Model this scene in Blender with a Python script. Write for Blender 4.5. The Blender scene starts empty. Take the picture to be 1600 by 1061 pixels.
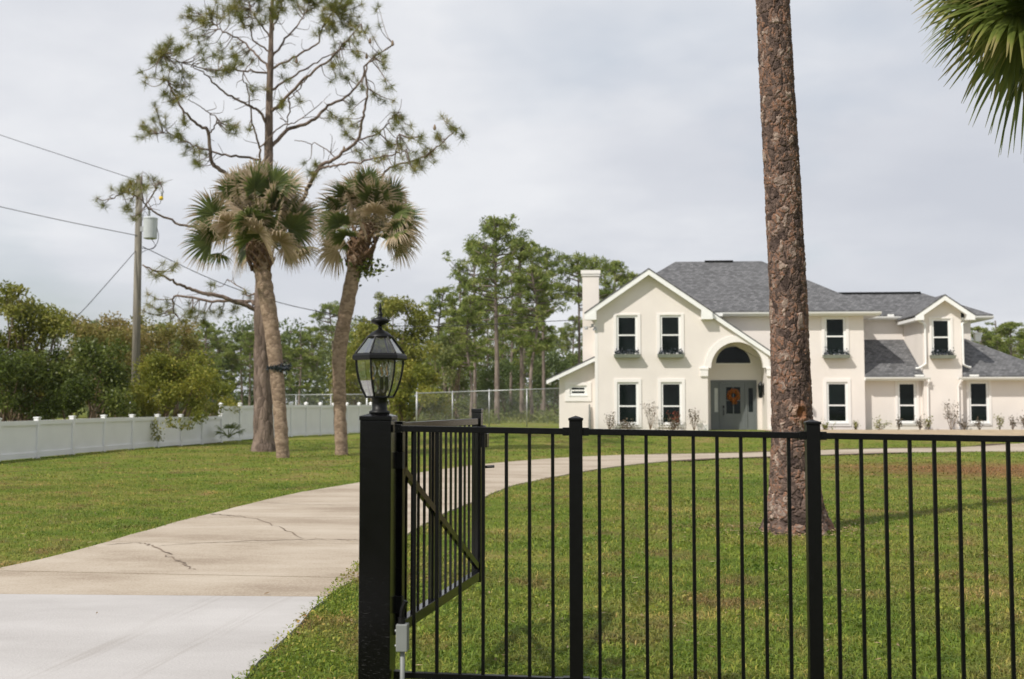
import bpy, math, random
import numpy as np
from mathutils import Vector, Matrix
from mathutils.geometry import tessellate_polygon

S = bpy.context.scene
COL = S.collection
rad = math.radians
# ---------------------------------------------------------------- camera
FPX = 1750.0
TH = math.atan(99.5 / FPX)
EYE = 1.5
cam_d = bpy.data.cameras.new('camera')
cam = bpy.data.objects.new('camera', cam_d)
COL.objects.link(cam)
cam.location = (0, 0, EYE)
cam.rotation_euler = (math.pi / 2 + TH, 0, 0)
cam_d.sensor_width = 36.0
cam_d.lens = 36.0 * FPX / 1600.0
cam_d.clip_start = 0.05
cam_d.clip_end = 3000
cam_d.dof.use_dof = True
cam_d.dof.focus_distance = 7.6
cam_d.dof.aperture_fstop = 3.2
S.camera = cam
# ---------------------------------------------------------------- light
SUN_EL = rad(47)
SUN_AZ = math.atan2(-0.73, -0.68)          # direction towards the sun: x=-.73, y=-.68
wd = bpy.data.worlds.new('World')
S.world = wd
wd.use_nodes = True
nt = wd.node_tree
nt.nodes.clear()
def N(t, kind, **kw):
    n = t.nodes.new(kind)
    for k, v in kw.items():
        setattr(n, k, v)
    return n
def ramp(t, stops, interp='LINEAR'):
    r = N(t, 'ShaderNodeValToRGB')
    e = r.color_ramp.elements
    r.color_ramp.interpolation = interp
    while len(e) < len(stops):
        e.new(0.5)
    for i, (p, c) in enumerate(stops):
        e[i].position = p
        e[i].color = (*c, 1) if len(c) == 3 else c
    return r
L = nt.links.new
out = N(nt, 'ShaderNodeOutputWorld')
bg = N(nt, 'ShaderNodeBackground')
bg.inputs['Strength'].default_value = 0.1
L(bg.outputs[0], out.inputs[0])
sky = N(nt, 'ShaderNodeTexSky')
sky.sky_type = 'NISHITA'
sky.sun_disc = False
sky.sun_elevation = SUN_EL
sky.sun_rotation = math.atan2(-0.73, -0.68)
sky.air_density = 1.2
sky.dust_density = 1.0
tc = N(nt, 'ShaderNodeTexCoord')
sep = N(nt, 'ShaderNodeSeparateXYZ')
L(tc.outputs['Generated'], sep.inputs[0])
zz = N(nt, 'ShaderNodeMath', operation='MAXIMUM'); zz.inputs[1].default_value = 0.0
L(sep.outputs[2], zz.inputs[0])
za = N(nt, 'ShaderNodeMath', operation='ADD'); za.inputs[1].default_value = 0.22
L(zz.outputs[0], za.inputs[0])
dx = N(nt, 'ShaderNodeMath', operation='DIVIDE'); L(sep.outputs[0], dx.inputs[0]); L(za.outputs[0], dx.inputs[1])
dy = N(nt, 'ShaderNodeMath', operation='DIVIDE'); L(sep.outputs[1], dy.inputs[0]); L(za.outputs[0], dy.inputs[1])
cmb = N(nt, 'ShaderNodeCombineXYZ'); L(dx.outputs[0], cmb.inputs[0]); L(dy.outputs[0], cmb.inputs[1])
no1 = N(nt, 'ShaderNodeTexNoise'); no1.inputs['Scale'].default_value = 0.85
no1.inputs['Detail'].default_value = 5; no1.inputs['Roughness'].default_value = 0.52
mp = N(nt, 'ShaderNodeMapping'); mp.inputs['Location'].default_value = (4.3, 1.2, 0)
L(cmb.outputs[0], mp.inputs[0]); L(mp.outputs[0], no1.inputs['Vector'])
no2 = N(nt, 'ShaderNodeTexNoise'); no2.inputs['Scale'].default_value = 0.75
no2.inputs['Detail'].default_value = 6; no2.inputs['Roughness'].default_value = 0.55
mp2 = N(nt, 'ShaderNodeMapping'); mp2.inputs['Location'].default_value = (7.4, 5.2, 0)
L(cmb.outputs[0], mp2.inputs[0]); L(mp2.outputs[0], no2.inputs['Vector'])
cover = ramp(nt, [(0.26, (.5, .5, .5)), (0.46, (1, 1, 1))])
L(no1.outputs[0], cover.inputs[0])
cloudc = ramp(nt, [(0.34, (6.2, 6.42, 7.05)), (0.5, (7.1, 7.28, 7.8)), (0.64, (8.6, 8.7, 9.0))])
L(no2.outputs[0], cloudc.inputs[0])
cov2 = N(nt, 'ShaderNodeMath', operation='MULTIPLY'); cov2.inputs[1].default_value = 0.95
L(cover.outputs[0], cov2.inputs[0])
cov3 = N(nt, 'ShaderNodeMath', operation='ADD'); cov3.inputs[1].default_value = 0.0
L(cov2.outputs[0], cov3.inputs[0])
mixs = N(nt, 'ShaderNodeMix', data_type='RGBA')
L(cov3.outputs[0], mixs.inputs[0]); L(sky.outputs[0], mixs.inputs[6]); L(cloudc.outputs[0], mixs.inputs[7])
L(mixs.outputs[2], bg.inputs['Color'])
sun_d = bpy.data.lights.new('sun', 'SUN')
sun = bpy.data.objects.new('sun', sun_d)
COL.objects.link(sun)
sd = Vector((-0.73 * math.cos(SUN_EL), -0.68 * math.cos(SUN_EL), math.sin(SUN_EL)))
sun.rotation_euler = sd.to_track_quat('Z', 'Y').to_euler()
sun.location = (-20, -20, 40)
sun_d.energy = 3.9
sun_d.angle = rad(1.2)
sun_d.color = (1.0, 0.95, 0.87)
vs = S.view_settings
vs.view_transform = 'Standard'; vs.look = 'None'; vs.exposure = 0.0; vs.gamma = 1.0
vs.use_curve_mapping = False
S.render.engine = 'CYCLES'
S.cycles.max_bounces = 6
S.cycles.transparent_max_bounces = 16
S.cycles.use_denoising = True

# ---------------------------------------------------------------- geometry helpers
def ray(x, y):
    a = 530.5 - y
    return np.array((x - 800.0, FPX * math.cos(TH) - a * math.sin(TH), FPX * math.sin(TH) + a * math.cos(TH)))
def at(x, y, Y):
    """world point seen at photo pixel (x, y) at distance Y"""
    r = ray(x, y)
    t = Y / r[1]
    return np.array((r[0] * t, Y, EYE + r[2] * t))
def G(x, y, z=0.0):
    r = ray(x, y)
    t = (z - EYE) / r[2]
    return np.array((r[0] * t, r[1] * t, z))
def sstep(a, b, x):
    t = np.clip((np.asarray(x, float) - a) / (b - a), 0, 1)
    return t * t * (3 - 2 * t)
HZ = 0.36
def gz(X, Y):
    X = np.asarray(X, float); Y = np.asarray(Y, float)
    r = HZ * sstep(37, 45, Y) * sstep(-8, 0, X)
    r = r + 0.03 * np.sin(X * 0.55 + 1.3) * np.sin(Y * 0.41) * sstep(9, 16, Y) * (1 - sstep(36, 42, Y) * sstep(-8, 0, X))
    return r * 1.0

def tag(o, label=None, cat=None, group=None, kind=None):
    if label: o['label'] = label
    if cat: o['category'] = cat
    if group: o['group'] = group
    if kind: o['kind'] = kind
    return o
def empty(name, loc=(0, 0, 0), rz=0.0):
    o = bpy.data.objects.new(name, None)
    COL.objects.link(o)
    o.location = tuple(float(v) for v in loc)
    o.rotation_euler = (0, 0, rz)
    o.empty_display_size = 0.2
    return o
def link(name, me, parent=None, m=None):
    o = bpy.data.objects.new(name, me)
    COL.objects.link(o)
    if parent is not None: o.parent = parent
    if m is not None and len(me.materials) == 0: me.materials.append(m)
    return o
def np_mesh(name, V, Q=None, T=None, attrs=None, smooth=False):
    me = bpy.data.meshes.new(name)
    V = np.asarray(V, np.float32)
    me.vertices.add(len(V))
    me.vertices.foreach_set('co', V.ravel())
    idx = []; tot = []
    if Q is not None and len(Q):
        idx.append(np.asarray(Q, np.int32).ravel()); tot.append(np.full(len(Q), 4, np.int32))
    if T is not None and len(T):
        idx.append(np.asarray(T, np.int32).ravel()); tot.append(np.full(len(T), 3, np.int32))
    idx = np.concatenate(idx); tot = np.concatenate(tot)
    st = np.concatenate(([0], np.cumsum(tot)[:-1])).astype(np.int32)
    me.loops.add(len(idx)); me.loops.foreach_set('vertex_index', idx)
    me.polygons.add(len(tot)); me.polygons.foreach_set('loop_start', st); me.polygons.foreach_set('loop_total', tot)
    if smooth: me.polygons.foreach_set('use_smooth', np.ones(len(tot), bool))
    if attrs:
        for k, a in attrs.items():
            at_ = me.attributes.new(k, 'FLOAT', 'POINT')
            at_.data.foreach_set('value', np.asarray(a, np.float32))
    me.update(calc_edges=True)
    me.validate()
    return me
class MB:
    """collects shapes, builds ONE mesh object"""
    def __init__(s): s.v = []; s.f = []; s.uv = None
    def add(s, V, F):
        b = len(s.v)
        s.v += [tuple(float(c) for c in p) for p in V]
        s.f += [tuple(int(i) + b for i in f) for f in F]
        return s
    def box(s, x0, x1, y0, y1, z0, z1):
        return s.add([(x0, y0, z0), (x1, y0, z0), (x1, y1, z0), (x0, y1, z0), (x0, y0, z1), (x1, y0, z1), (x1, y1, z1), (x0, y1, z1)],
                     [(0, 3, 2, 1), (4, 5, 6, 7), (0, 1, 5, 4), (1, 2, 6, 5), (2, 3, 7, 6), (3, 0, 4, 7)])
    def bar(s, a, b, w, h, up=(0, 0, 1)):
        """square bar from a to b, w across, h along up"""
        a = Vector(a); b = Vector(b); d = (b - a).normalized(); up = Vector(up)
        r = d.cross(up)
        if r.length < 1e-5: r = d.cross(Vector((0, 1, 0)))
        r.normalize(); u = r.cross(d)
        V = []
        for p in (a, b):
            for sx, sz in ((-1, -1), (1, -1), (1, 1), (-1, 1)):
                V.append(p + r * (sx * w / 2) + u * (sz * h / 2))
        return s.add(V, [(0, 1, 2, 3), (7, 6, 5, 4), (0, 4, 5, 1), (1, 5, 6, 2), (2, 6, 7, 3), (3, 7, 4, 0)])
    def tube(s, path, radii, n=8, cap=True):
        V, Q = tube_np(path, radii, n)
        b = len(s.v); s.add(V, Q)
        if cap:
            s.f.append(tuple(b + i for i in range(n))[::-1])
            m = len(V) - n
            s.f.append(tuple(b + m + i for i in range(n)))
        return s
    def lathe(s, prof, cx=0, cy=0, n=24):
        V = []; F = []
        for r, z in prof:
            for k in range(n):
                a = 2 * math.pi * k / n
                V.append((cx + r * math.cos(a), cy + r * math.sin(a), z))
        for i in range(len(prof) - 1):
            for k in range(n):
                k2 = (k + 1) % n
                F.append((i * n + k, i * n + k2, (i + 1) * n + k2, (i + 1) * n + k))
        F.append(tuple(range(n))[::-1]); m = (len(prof) - 1) * n
        F.append(tuple(m + k for k in range(n)))
        return s.add(V, F)
    def prism(s, outer, holes, w0, w1, plane='xz'):
        """polygon with holes in (u, z), extruded from depth w0 (front) to w1"""
        loops = [outer] + list(holes)
        tri = tessellate_polygon([[Vector((p[0], p[1], 0)) for p in lp] for lp in loops])
        P = [p for lp in loops for p in lp]
        n = len(P)
        V = [(p[0], w0, p[1]) for p in P] + [(p[0], w1, p[1]) for p in P]
        F = []
        for t in tri:
            a, b, c = (Vector((P[i][0], P[i][1])) for i in t)
            cr = (b - a).cross(c - a)
            t = tuple(t) if cr > 0 else tuple(t)[::-1]
            F.append(t); F.append(tuple(i + n for i in t[::-1]))
        base = 0
        for li, lp in enumerate(loops):
            m = len(lp)
            area = sum(lp[i][0] * lp[(i + 1) % m][1] - lp[(i + 1) % m][0] * lp[i][1] for i in range(m))
            for i in range(m):
                a, b = base + i, base + (i + 1) % m
                q = (a, a + n, b + n, b)
                if (area > 0) != (li == 0): q = q[::-1]
                F.append(q if False else q[::-1] if False else q)
            base += m
        return s.add(V, F)
    def build(s, name, m, parent=None, smooth=False, bevel=0.0, shift=(0, 0, 0)):
        me = bpy.data.meshes.new(name)
        me.from_pydata([(x - shift[0], y - shift[1], z - shift[2]) for x, y, z in s.v], [], s.f)
        if smooth:
            me.polygons.foreach_set('use_smooth', [True] * len(me.polygons))
        me.update()
        o = link(name, me, parent, m)
        if bevel:
            b = o.modifiers.new('bevel', 'BEVEL'); b.width = bevel; b.segments = 2; b.limit_method = 'ANGLE'
        return o
def tube_np(path, radii, n=8):
    P = np.asarray(path, float)
    R = np.broadcast_to(np.asarray(radii, float), (len(P),))
    T = np.gradient(P, axis=0)
    T /= np.linalg.norm(T, axis=1)[:, None] + 1e-9
    up = np.array((0, 0, 1.0)) if abs(T[0][2]) < 0.9 else np.array((1.0, 0, 0))
    V = []
    a = np.arange(n) * 2 * np.pi / n
    x = np.cross(T[0], up); x /= np.linalg.norm(x)
    for i in range(len(P)):
        x = x - T[i] * np.dot(x, T[i]); x /= np.linalg.norm(x) + 1e-9
        y = np.cross(T[i], x)
        V.append(P[i] + R[i] * (np.cos(a)[:, None] * x + np.sin(a)[:, None] * y))
    V = np.concatenate(V)
    Q = []
    for i in range(len(P) - 1):
        for k in range(n):
            k2 = (k + 1) % n
            Q.append((i * n + k, i * n + k2, (i + 1) * n + k2, (i + 1) * n + k))
    return V, np.array(Q)
def spline(pts, n=8):
    """Catmull-Rom through pts"""
    P = np.asarray(pts, float)
    if len(P) < 3:
        return np.array([P[0] + (P[-1] - P[0]) * t for t in np.linspace(0, 1, n + 1)])
    P = np.vstack((2 * P[0] - P[1], P, 2 * P[-1] - P[-2]))
    o = []
    for i in range(1, len(P) - 2):
        for t in np.linspace(0, 1, n, endpoint=False):
            a, b, c, d = P[i - 1], P[i], P[i + 1], P[i + 2]
            o.append(0.5 * (2 * b + (c - a) * t + (2 * a - 5 * b + 4 * c - d) * t * t + (3 * b - a - 3 * c + d) * t ** 3))
    o.append(P[-2])
    return np.array(o)
def unit(V): return V / (np.linalg.norm(V, axis=-1, keepdims=True) + 1e-9)
def rdir(rng, n): return unit(rng.normal(size=(n, 3)))
def cards(C, size, aspect, rng, up=0.0, tone=None):
    """leaf shaped diamonds, one per centre"""
    n = len(C)
    d = rdir(rng, n); d[:, 2] += up; d = unit(d)
    r = unit(np.cross(d, rdir(rng, n)))
    s = np.asarray(size) * rng.uniform(0.7, 1.3, n)
    nn = np.cross(d, r)
    h = (d * s[:, None]); w = r * (s * aspect)[:, None]
    bend = nn * (s * 0.12)[:, None]
    V = np.stack((C - h * 0.5, C + w * 0.5 + bend, C + h * 0.5, C - w * 0.5 + bend), 1).reshape(-1, 3)
    Q = np.arange(4 * n).reshape(-1, 4)
    t = rng.uniform(0, 1, n) if tone is None else tone
    return V, Q, np.repeat(t, 4)
def needles(C, D, n, length, width, rng, spread=0.9):
    """tufts of needles: n needles at each centre C pointing about D"""
    m = len(C)
    C = np.repeat(C, n, 0); D = np.repeat(D, n, 0)
    d = unit(D * rng.uniform(0.15, 1.0, (m * n, 1)) + rdir(rng, m * n) * spread)
    l = length * rng.uniform(0.6, 1.15, m * n)
    r = unit(np.cross(d, rdir(rng, m * n))) * width / 2
    base = C + d * 0.02 - D * rng.uniform(0, 0.14, (m * n, 1))
    tip = base + d * l[:, None]; tip[:, 2] -= 0.12 * l
    V = np.stack((base - r, base + r, tip), 1).reshape(-1, 3)
    T = np.arange(3 * m * n).reshape(-1, 3)
    tone = np.repeat(np.repeat(rng.uniform(0, 1, m), n) * 0.6 + rng.uniform(0, 0.4, m * n), 3)
    return V, T, tone

def slab_poly(P, t):
    """roof plane polygon P (3-D, seen from above counter-clockwise) with thickness t down"""
    n = len(P)
    V = list(P) + [(p[0], p[1], p[2] - t) for p in P]
    F = [tuple(range(n)), tuple(range(2 * n - 1, n - 1, -1))]
    F += [(i, i + n, (i + 1) % n + n, (i + 1) % n) for i in range(n)]
    return V, F

# ---------------------------------------------------------------- materials
MATS = {}
def principled(name):
    m = bpy.data.materials.new(name); m.use_nodes = True
    t = m.node_tree; b = t.nodes['Principled BSDF']
    return m, t, b
def plain(name, c, rough=0.6, metal=0.0, noise=0.0, scale=8.0, bump=0.0, bscale=60.0, spec=0.5):
    m, t, b = principled(name)
    b.inputs['Roughness'].default_value = rough; b.inputs['Metallic'].default_value = metal
    b.inputs['Specular IOR Level'].default_value = spec
    b.inputs['Base Color'].default_value = (*c, 1)
    tcn = N(t, 'ShaderNodeTexCoord')
    if noise:
        n = N(t, 'ShaderNodeTexNoise'); n.inputs['Scale'].default_value = scale; n.inputs['Detail'].default_value = 6
        t.links.new(tcn.outputs['Object'], n.inputs['Vector'])
        r = ramp(t, [(0.3, tuple(v * (1 - noise) for v in c)), (0.7, tuple(min(1, v * (1 + noise)) for v in c))])
        t.links.new(n.outputs[0], r.inputs[0]); t.links.new(r.outputs[0], b.inputs['Base Color'])
    if bump:
        n2 = N(t, 'ShaderNodeTexNoise'); n2.inputs['Scale'].default_value = bscale; n2.inputs['Detail'].default_value = 4
        t.links.new(tcn.outputs['Object'], n2.inputs['Vector'])
        bp = N(t, 'ShaderNodeBump'); bp.inputs['Strength'].default_value = bump; bp.inputs['Distance'].default_value = 0.01
        t.links.new(n2.outputs[0], bp.inputs['Height']); t.links.new(bp.outputs[0], b.inputs['Normal'])
    MATS[name] = m
    return m
def leafmat(name, stops, rough=0.55, trans=0.35, attr='tone', spec=0.3):
    m, t, b = principled(name)
    a = N(t, 'ShaderNodeAttribute', attribute_name=attr)
    r = ramp(t, stops)
    t.links.new(a.outputs['Fac'], r.inputs[0]); t.links.new(r.outputs[0], b.inputs['Base Color'])
    b.inputs['Roughness'].default_value = rough; b.inputs['Specular IOR Level'].default_value = spec
    tr = N(t, 'ShaderNodeBsdfTranslucent'); t.links.new(r.outputs[0], tr.inputs[0])
    mx = N(t, 'ShaderNodeMixShader'); mx.inputs[0].default_value = trans
    o = t.nodes['Material Output']
    t.links.new(b.outputs[0], mx.inputs[1]); t.links.new(tr.outputs[0], mx.inputs[2]); t.links.new(mx.outputs[0], o.inputs[0])
    return m
def bark(name, c1, c2, c3, sx, sz, bump=0.8, dist=0.02):
    m, t, b = principled(name)
    tcn = N(t, 'ShaderNodeTexCoord')
    mpn = N(t, 'ShaderNodeMapping'); mpn.inputs['Scale'].default_value = (sx, sx, sz)
    t.links.new(tcn.outputs['Object'], mpn.inputs[0])
    v = N(t, 'ShaderNodeTexVoronoi', feature='DISTANCE_TO_EDGE'); v.inputs['Scale'].default_value = 1
    v2 = N(t, 'ShaderNodeTexVoronoi'); v2.inputs['Scale'].default_value = 1
    n = N(t, 'ShaderNodeTexNoise'); n.inputs['Scale'].default_value = 2.2; n.inputs['Detail'].default_value = 7
    for q in (v, v2, n): t.links.new(mpn.outputs[0], q.inputs['Vector'])
    sp = N(t, 'ShaderNodeSeparateColor'); t.links.new(v2.outputs['Color'], sp.inputs[0])
    ad = N(t, 'ShaderNodeMath', operation='ADD'); t.links.new(sp.outputs[0], ad.inputs[0]); t.links.new(n.outputs[0], ad.inputs[1])
    ml = N(t, 'ShaderNodeMath', operation='MULTIPLY'); ml.inputs[1].default_value = 0.5; t.links.new(ad.outputs[0], ml.inputs[0])
    r = ramp(t, [(0.2, c1), (0.5, c2), (0.8, c3)])
    t.links.new(ml.outputs[0], r.inputs[0]); t.links.new(r.outputs[0], b.inputs['Base Color'])
    b.inputs['Roughness'].default_value = 0.9; b.inputs['Specular IOR Level'].default_value = 0.15
    mn = N(t, 'ShaderNodeMath', operation='MINIMUM'); mn.inputs[1].default_value = 0.18; t.links.new(v.outputs[0], mn.inputs[0])
    a2 = N(t, 'ShaderNodeMath', operation='MULTIPLY_ADD'); a2.inputs[1].default_value = 4.0
    t.links.new(mn.outputs[0], a2.inputs[0]); t.links.new(n.outputs[0], a2.inputs[2])
    bp = N(t, 'ShaderNodeBump'); bp.inputs['Strength'].default_value = bump; bp.inputs['Distance'].default_value = dist
    t.links.new(a2.outputs[0], bp.inputs['Height']); t.links.new(bp.outputs[0], b.inputs['Normal'])
    return m
M_black = plain('black_powder_coat', (0.0035, 0.0035, 0.004), 0.32, noise=0.25, scale=30, bump=0.05, bscale=300, spec=0.18)
M_pillar = plain('black_pillar_paint', (0.003, 0.003, 0.0035), 0.2, noise=0.3, scale=14, bump=0.03, bscale=90, spec=0.2)
M_gate = plain('glossy_gate_black', (0.004, 0.004, 0.0045), 0.16, noise=0.25, scale=30, spec=0.45)
def scuffs(m):
    t = m.node_tree; b = t.nodes['Principled BSDF']
    tcn = N(t, 'ShaderNodeTexCoord'); mpn = N(t, 'ShaderNodeMapping'); mpn.inputs['Scale'].default_value = (38, 38, 210); mpn.inputs['Rotation'].default_value = (0.1, 0.12, 0)
    t.links.new(tcn.outputs['Object'], mpn.inputs[0])
    n = N(t, 'ShaderNodeTexNoise'); n.inputs['Scale'].default_value = 1; n.inputs['Detail'].default_value = 5; t.links.new(mpn.outputs[0], n.inputs['Vector'])
    r = ramp(t, [(0.62, (0, 0, 0)), (0.74, (1, 1, 1))]); t.links.new(n.outputs[0], r.inputs[0])
    sp = N(t, 'ShaderNodeSeparateXYZ'); t.links.new(tcn.outputs['Object'], sp.inputs[0])
    mr = N(t, 'ShaderNodeMapRange'); mr.inputs[1].default_value = 0.75; mr.inputs[2].default_value = 0.15; t.links.new(sp.outputs[2], mr.inputs[0])
    mm = N(t, 'ShaderNodeMath', operation='MULTIPLY'); t.links.new(r.outputs[0], mm.inputs[0]); t.links.new(mr.outputs[0], mm.inputs[1])
    mx = N(t, 'ShaderNodeMix', data_type='RGBA'); mx.inputs[7].default_value = (0.07, 0.07, 0.068, 1)
    src = b.inputs['Base Color'].links[0].from_socket
    t.links.new(mm.outputs[0], mx.inputs[0]); t.links.new(src, mx.inputs[6]); t.links.new(mx.outputs[2], b.inputs['Base Color'])
scuffs(M_pillar)
M_white = plain('white_paint', (0.88, 0.88, 0.86), 0.45, noise=0.03, scale=3)
M_vinyl = plain('white_vinyl', (0.80, 0.80, 0.80), 0.4, noise=0.05, scale=1.3)
M_stucco = plain('cream_stucco', (0.81, 0.752, 0.702), 0.9, noise=0.05, scale=0.7, bump=0.5, bscale=28, spec=0.2)
M_trim = plain('cream_trim', (0.87, 0.835, 0.80), 0.85, noise=0.025, scale=1.1, bump=0.3, bscale=35, spec=0.2)
M_glass = plain('dark_window_glass', (0.006, 0.010, 0.009), 0.04, noise=0.5, scale=0.9, spec=0.16)
M_door = plain('grey_door_paint', (0.135, 0.15, 0.15), 0.5, noise=0.05, scale=2)
M_curtain = plain('pale_blind', (0.5, 0.52, 0.5), 0.7, noise=0.1, scale=4)
M_boxw = plain('grey_green_planter', (0.24, 0.26, 0.215), 0.7, noise=0.1, scale=4)
M_dark = plain('dark_metal', (0.006, 0.006, 0.006), 0.45, spec=.25)
M_galv = plain('galvanised_steel', (0.42, 0.43, 0.43), 0.45, metal=0.6, noise=0.12, scale=7)
M_grey = plain('grey_plastic', (0.21, 0.22, 0.21), 0.5, noise=0.08, scale=6)
M_xform = plain('transformer_grey', (0.52, 0.55, 0.56), 0.5, noise=0.08, scale=3)
M_yellow = plain('yellow_plastic', (0.75, 0.5, 0.02), 0.5)
M_wire = plain('black_cable', (0.03, 0.03, 0.035), 0.6)
M_orange = leafmat('autumn_leaves', [(0, (0.30, 0.07, 0.01)), (0.5, (0.55, 0.17, 0.02)), (1, (0.38, 0.22, 0.05))], trans=0.2)
M_mulch = plain('mulch', (0.09, 0.055, 0.035), 0.95, noise=0.5, scale=9, bump=1.0, bscale=25)
M_sand = plain('pale_bed_edging', (0.40, 0.31, 0.20), 0.9, noise=0.2, scale=3, bump=0.3, bscale=20)
M_trunk_pine = bark('pine_bark', (0.10, 0.075, 0.06), (0.175, 0.13, 0.105), (0.27, 0.205, 0.165), 9, 3.0)
M_trunk_far = bark('far_pine_bark', (0.15, 0.12, 0.10), (0.22, 0.175, 0.15), (0.30, 0.245, 0.21), 6, 2.0)
M_palm_tr = bark('palm_bark', (0.19, 0.135, 0.095), (0.29, 0.21, 0.15), (0.39, 0.29, 0.21), 9, 14, bump=0.7, dist=0.015)
M_boot = bark('palm_boot', (0.10, 0.06, 0.035), (0.17, 0.105, 0.065), (0.25, 0.17, 0.11), 14, 5)
M_pole = bark('weathered_pole', (0.17, 0.155, 0.13), (0.22, 0.20, 0.165), (0.28, 0.255, 0.21), 16, 1.2, bump=0.3, dist=0.01)
M_cane = plain('brown_cane', (0.21, 0.15, 0.10), 0.85, noise=0.25, scale=6)
M_needle = leafmat('pine_needles', [(0, (0.10, 0.115, 0.022)), (0.55, (0.21, 0.22, 0.045)), (0.85, (0.33, 0.29, 0.075)), (1, (0.38, 0.25, 0.10))])
M_fpine = leafmat('far_pine_needles', [(0, (0.12, 0.165, 0.035)), (0.5, (0.22, 0.27, 0.06)), (1, (0.40, 0.41, 0.13))])
M_fpine2 = leafmat('deep_pine_needles', [(0, (0.085, 0.125, 0.04)), (0.5, (0.14, 0.185, 0.06)), (1, (0.25, 0.28, 0.11))])
M_olive = leafmat('olive_leaves', [(0, (0.11, 0.13, 0.022)), (0.5, (0.215, 0.23, 0.038)), (1, (0.38, 0.34, 0.085))])
M_lime = leafmat('yellow_green_leaves', [(0, (0.13, 0.16, 0.022)), (0.5, (0.25, 0.265, 0.04)), (1, (0.44, 0.37, 0.065))])
M_green = leafmat('deep_green_leaves', [(0, (0.05, 0.075, 0.014)), (0.6, (0.12, 0.155, 0.03)), (1, (0.30, 0.33, 0.085))], rough=0.4)
M_brush = leafmat('dry_brush_leaves', [(0, (0.15, 0.155, 0.04)), (0.5, (0.26, 0.235, 0.06)), (1, (0.40, 0.28, 0.13))])
M_pale = leafmat('pale_undergrowth', [(0, (0.13, 0.17, 0.05)), (0.5, (0.22, 0.25, 0.08)), (1, (0.33, 0.32, 0.14))])
M_flower = leafmat('dark_flowers', [(0, (0.012, 0.022, 0.022)), (0.6, (0.03, 0.045, 0.045)), (0.85, (0.06, 0.07, 0.10)), (1, (0.3, 0.3, 0.36))], trans=0.15)
M_shrub = leafmat('sparse_shrub_leaves', [(0, (0.09, 0.085, 0.045)), (0.6, (0.17, 0.14, 0.085)), (1, (0.24, 0.16, 0.12))])
M_red = leafmat('red_leaves', [(0, (0.22, 0.03, 0.015)), (1, (0.36, 0.09, 0.05))])
M_frond = leafmat('palm_frond', [(0, (0.065, 0.10, 0.028)), (0.32, (0.15, 0.185, 0.052)), (0.48, (0.27, 0.25, 0.09)), (0.60, (0.44, 0.34, 0.22)), (1, (0.62, 0.50, 0.37))], rough=0.45, trans=0.42)
M_frondg = leafmat('fresh_palm_frond', [(0, (0.085, 0.125, 0.028)), (0.5, (0.21, 0.25, 0.06)), (0.75, (0.30, 0.30, 0.09)), (1, (0.40, 0.33, 0.16))], rough=0.4, trans=0.5)
M_fibre = plain('palm_fibre', (0.26, 0.17, 0.07), 0.9, noise=0.3, scale=12)

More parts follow.
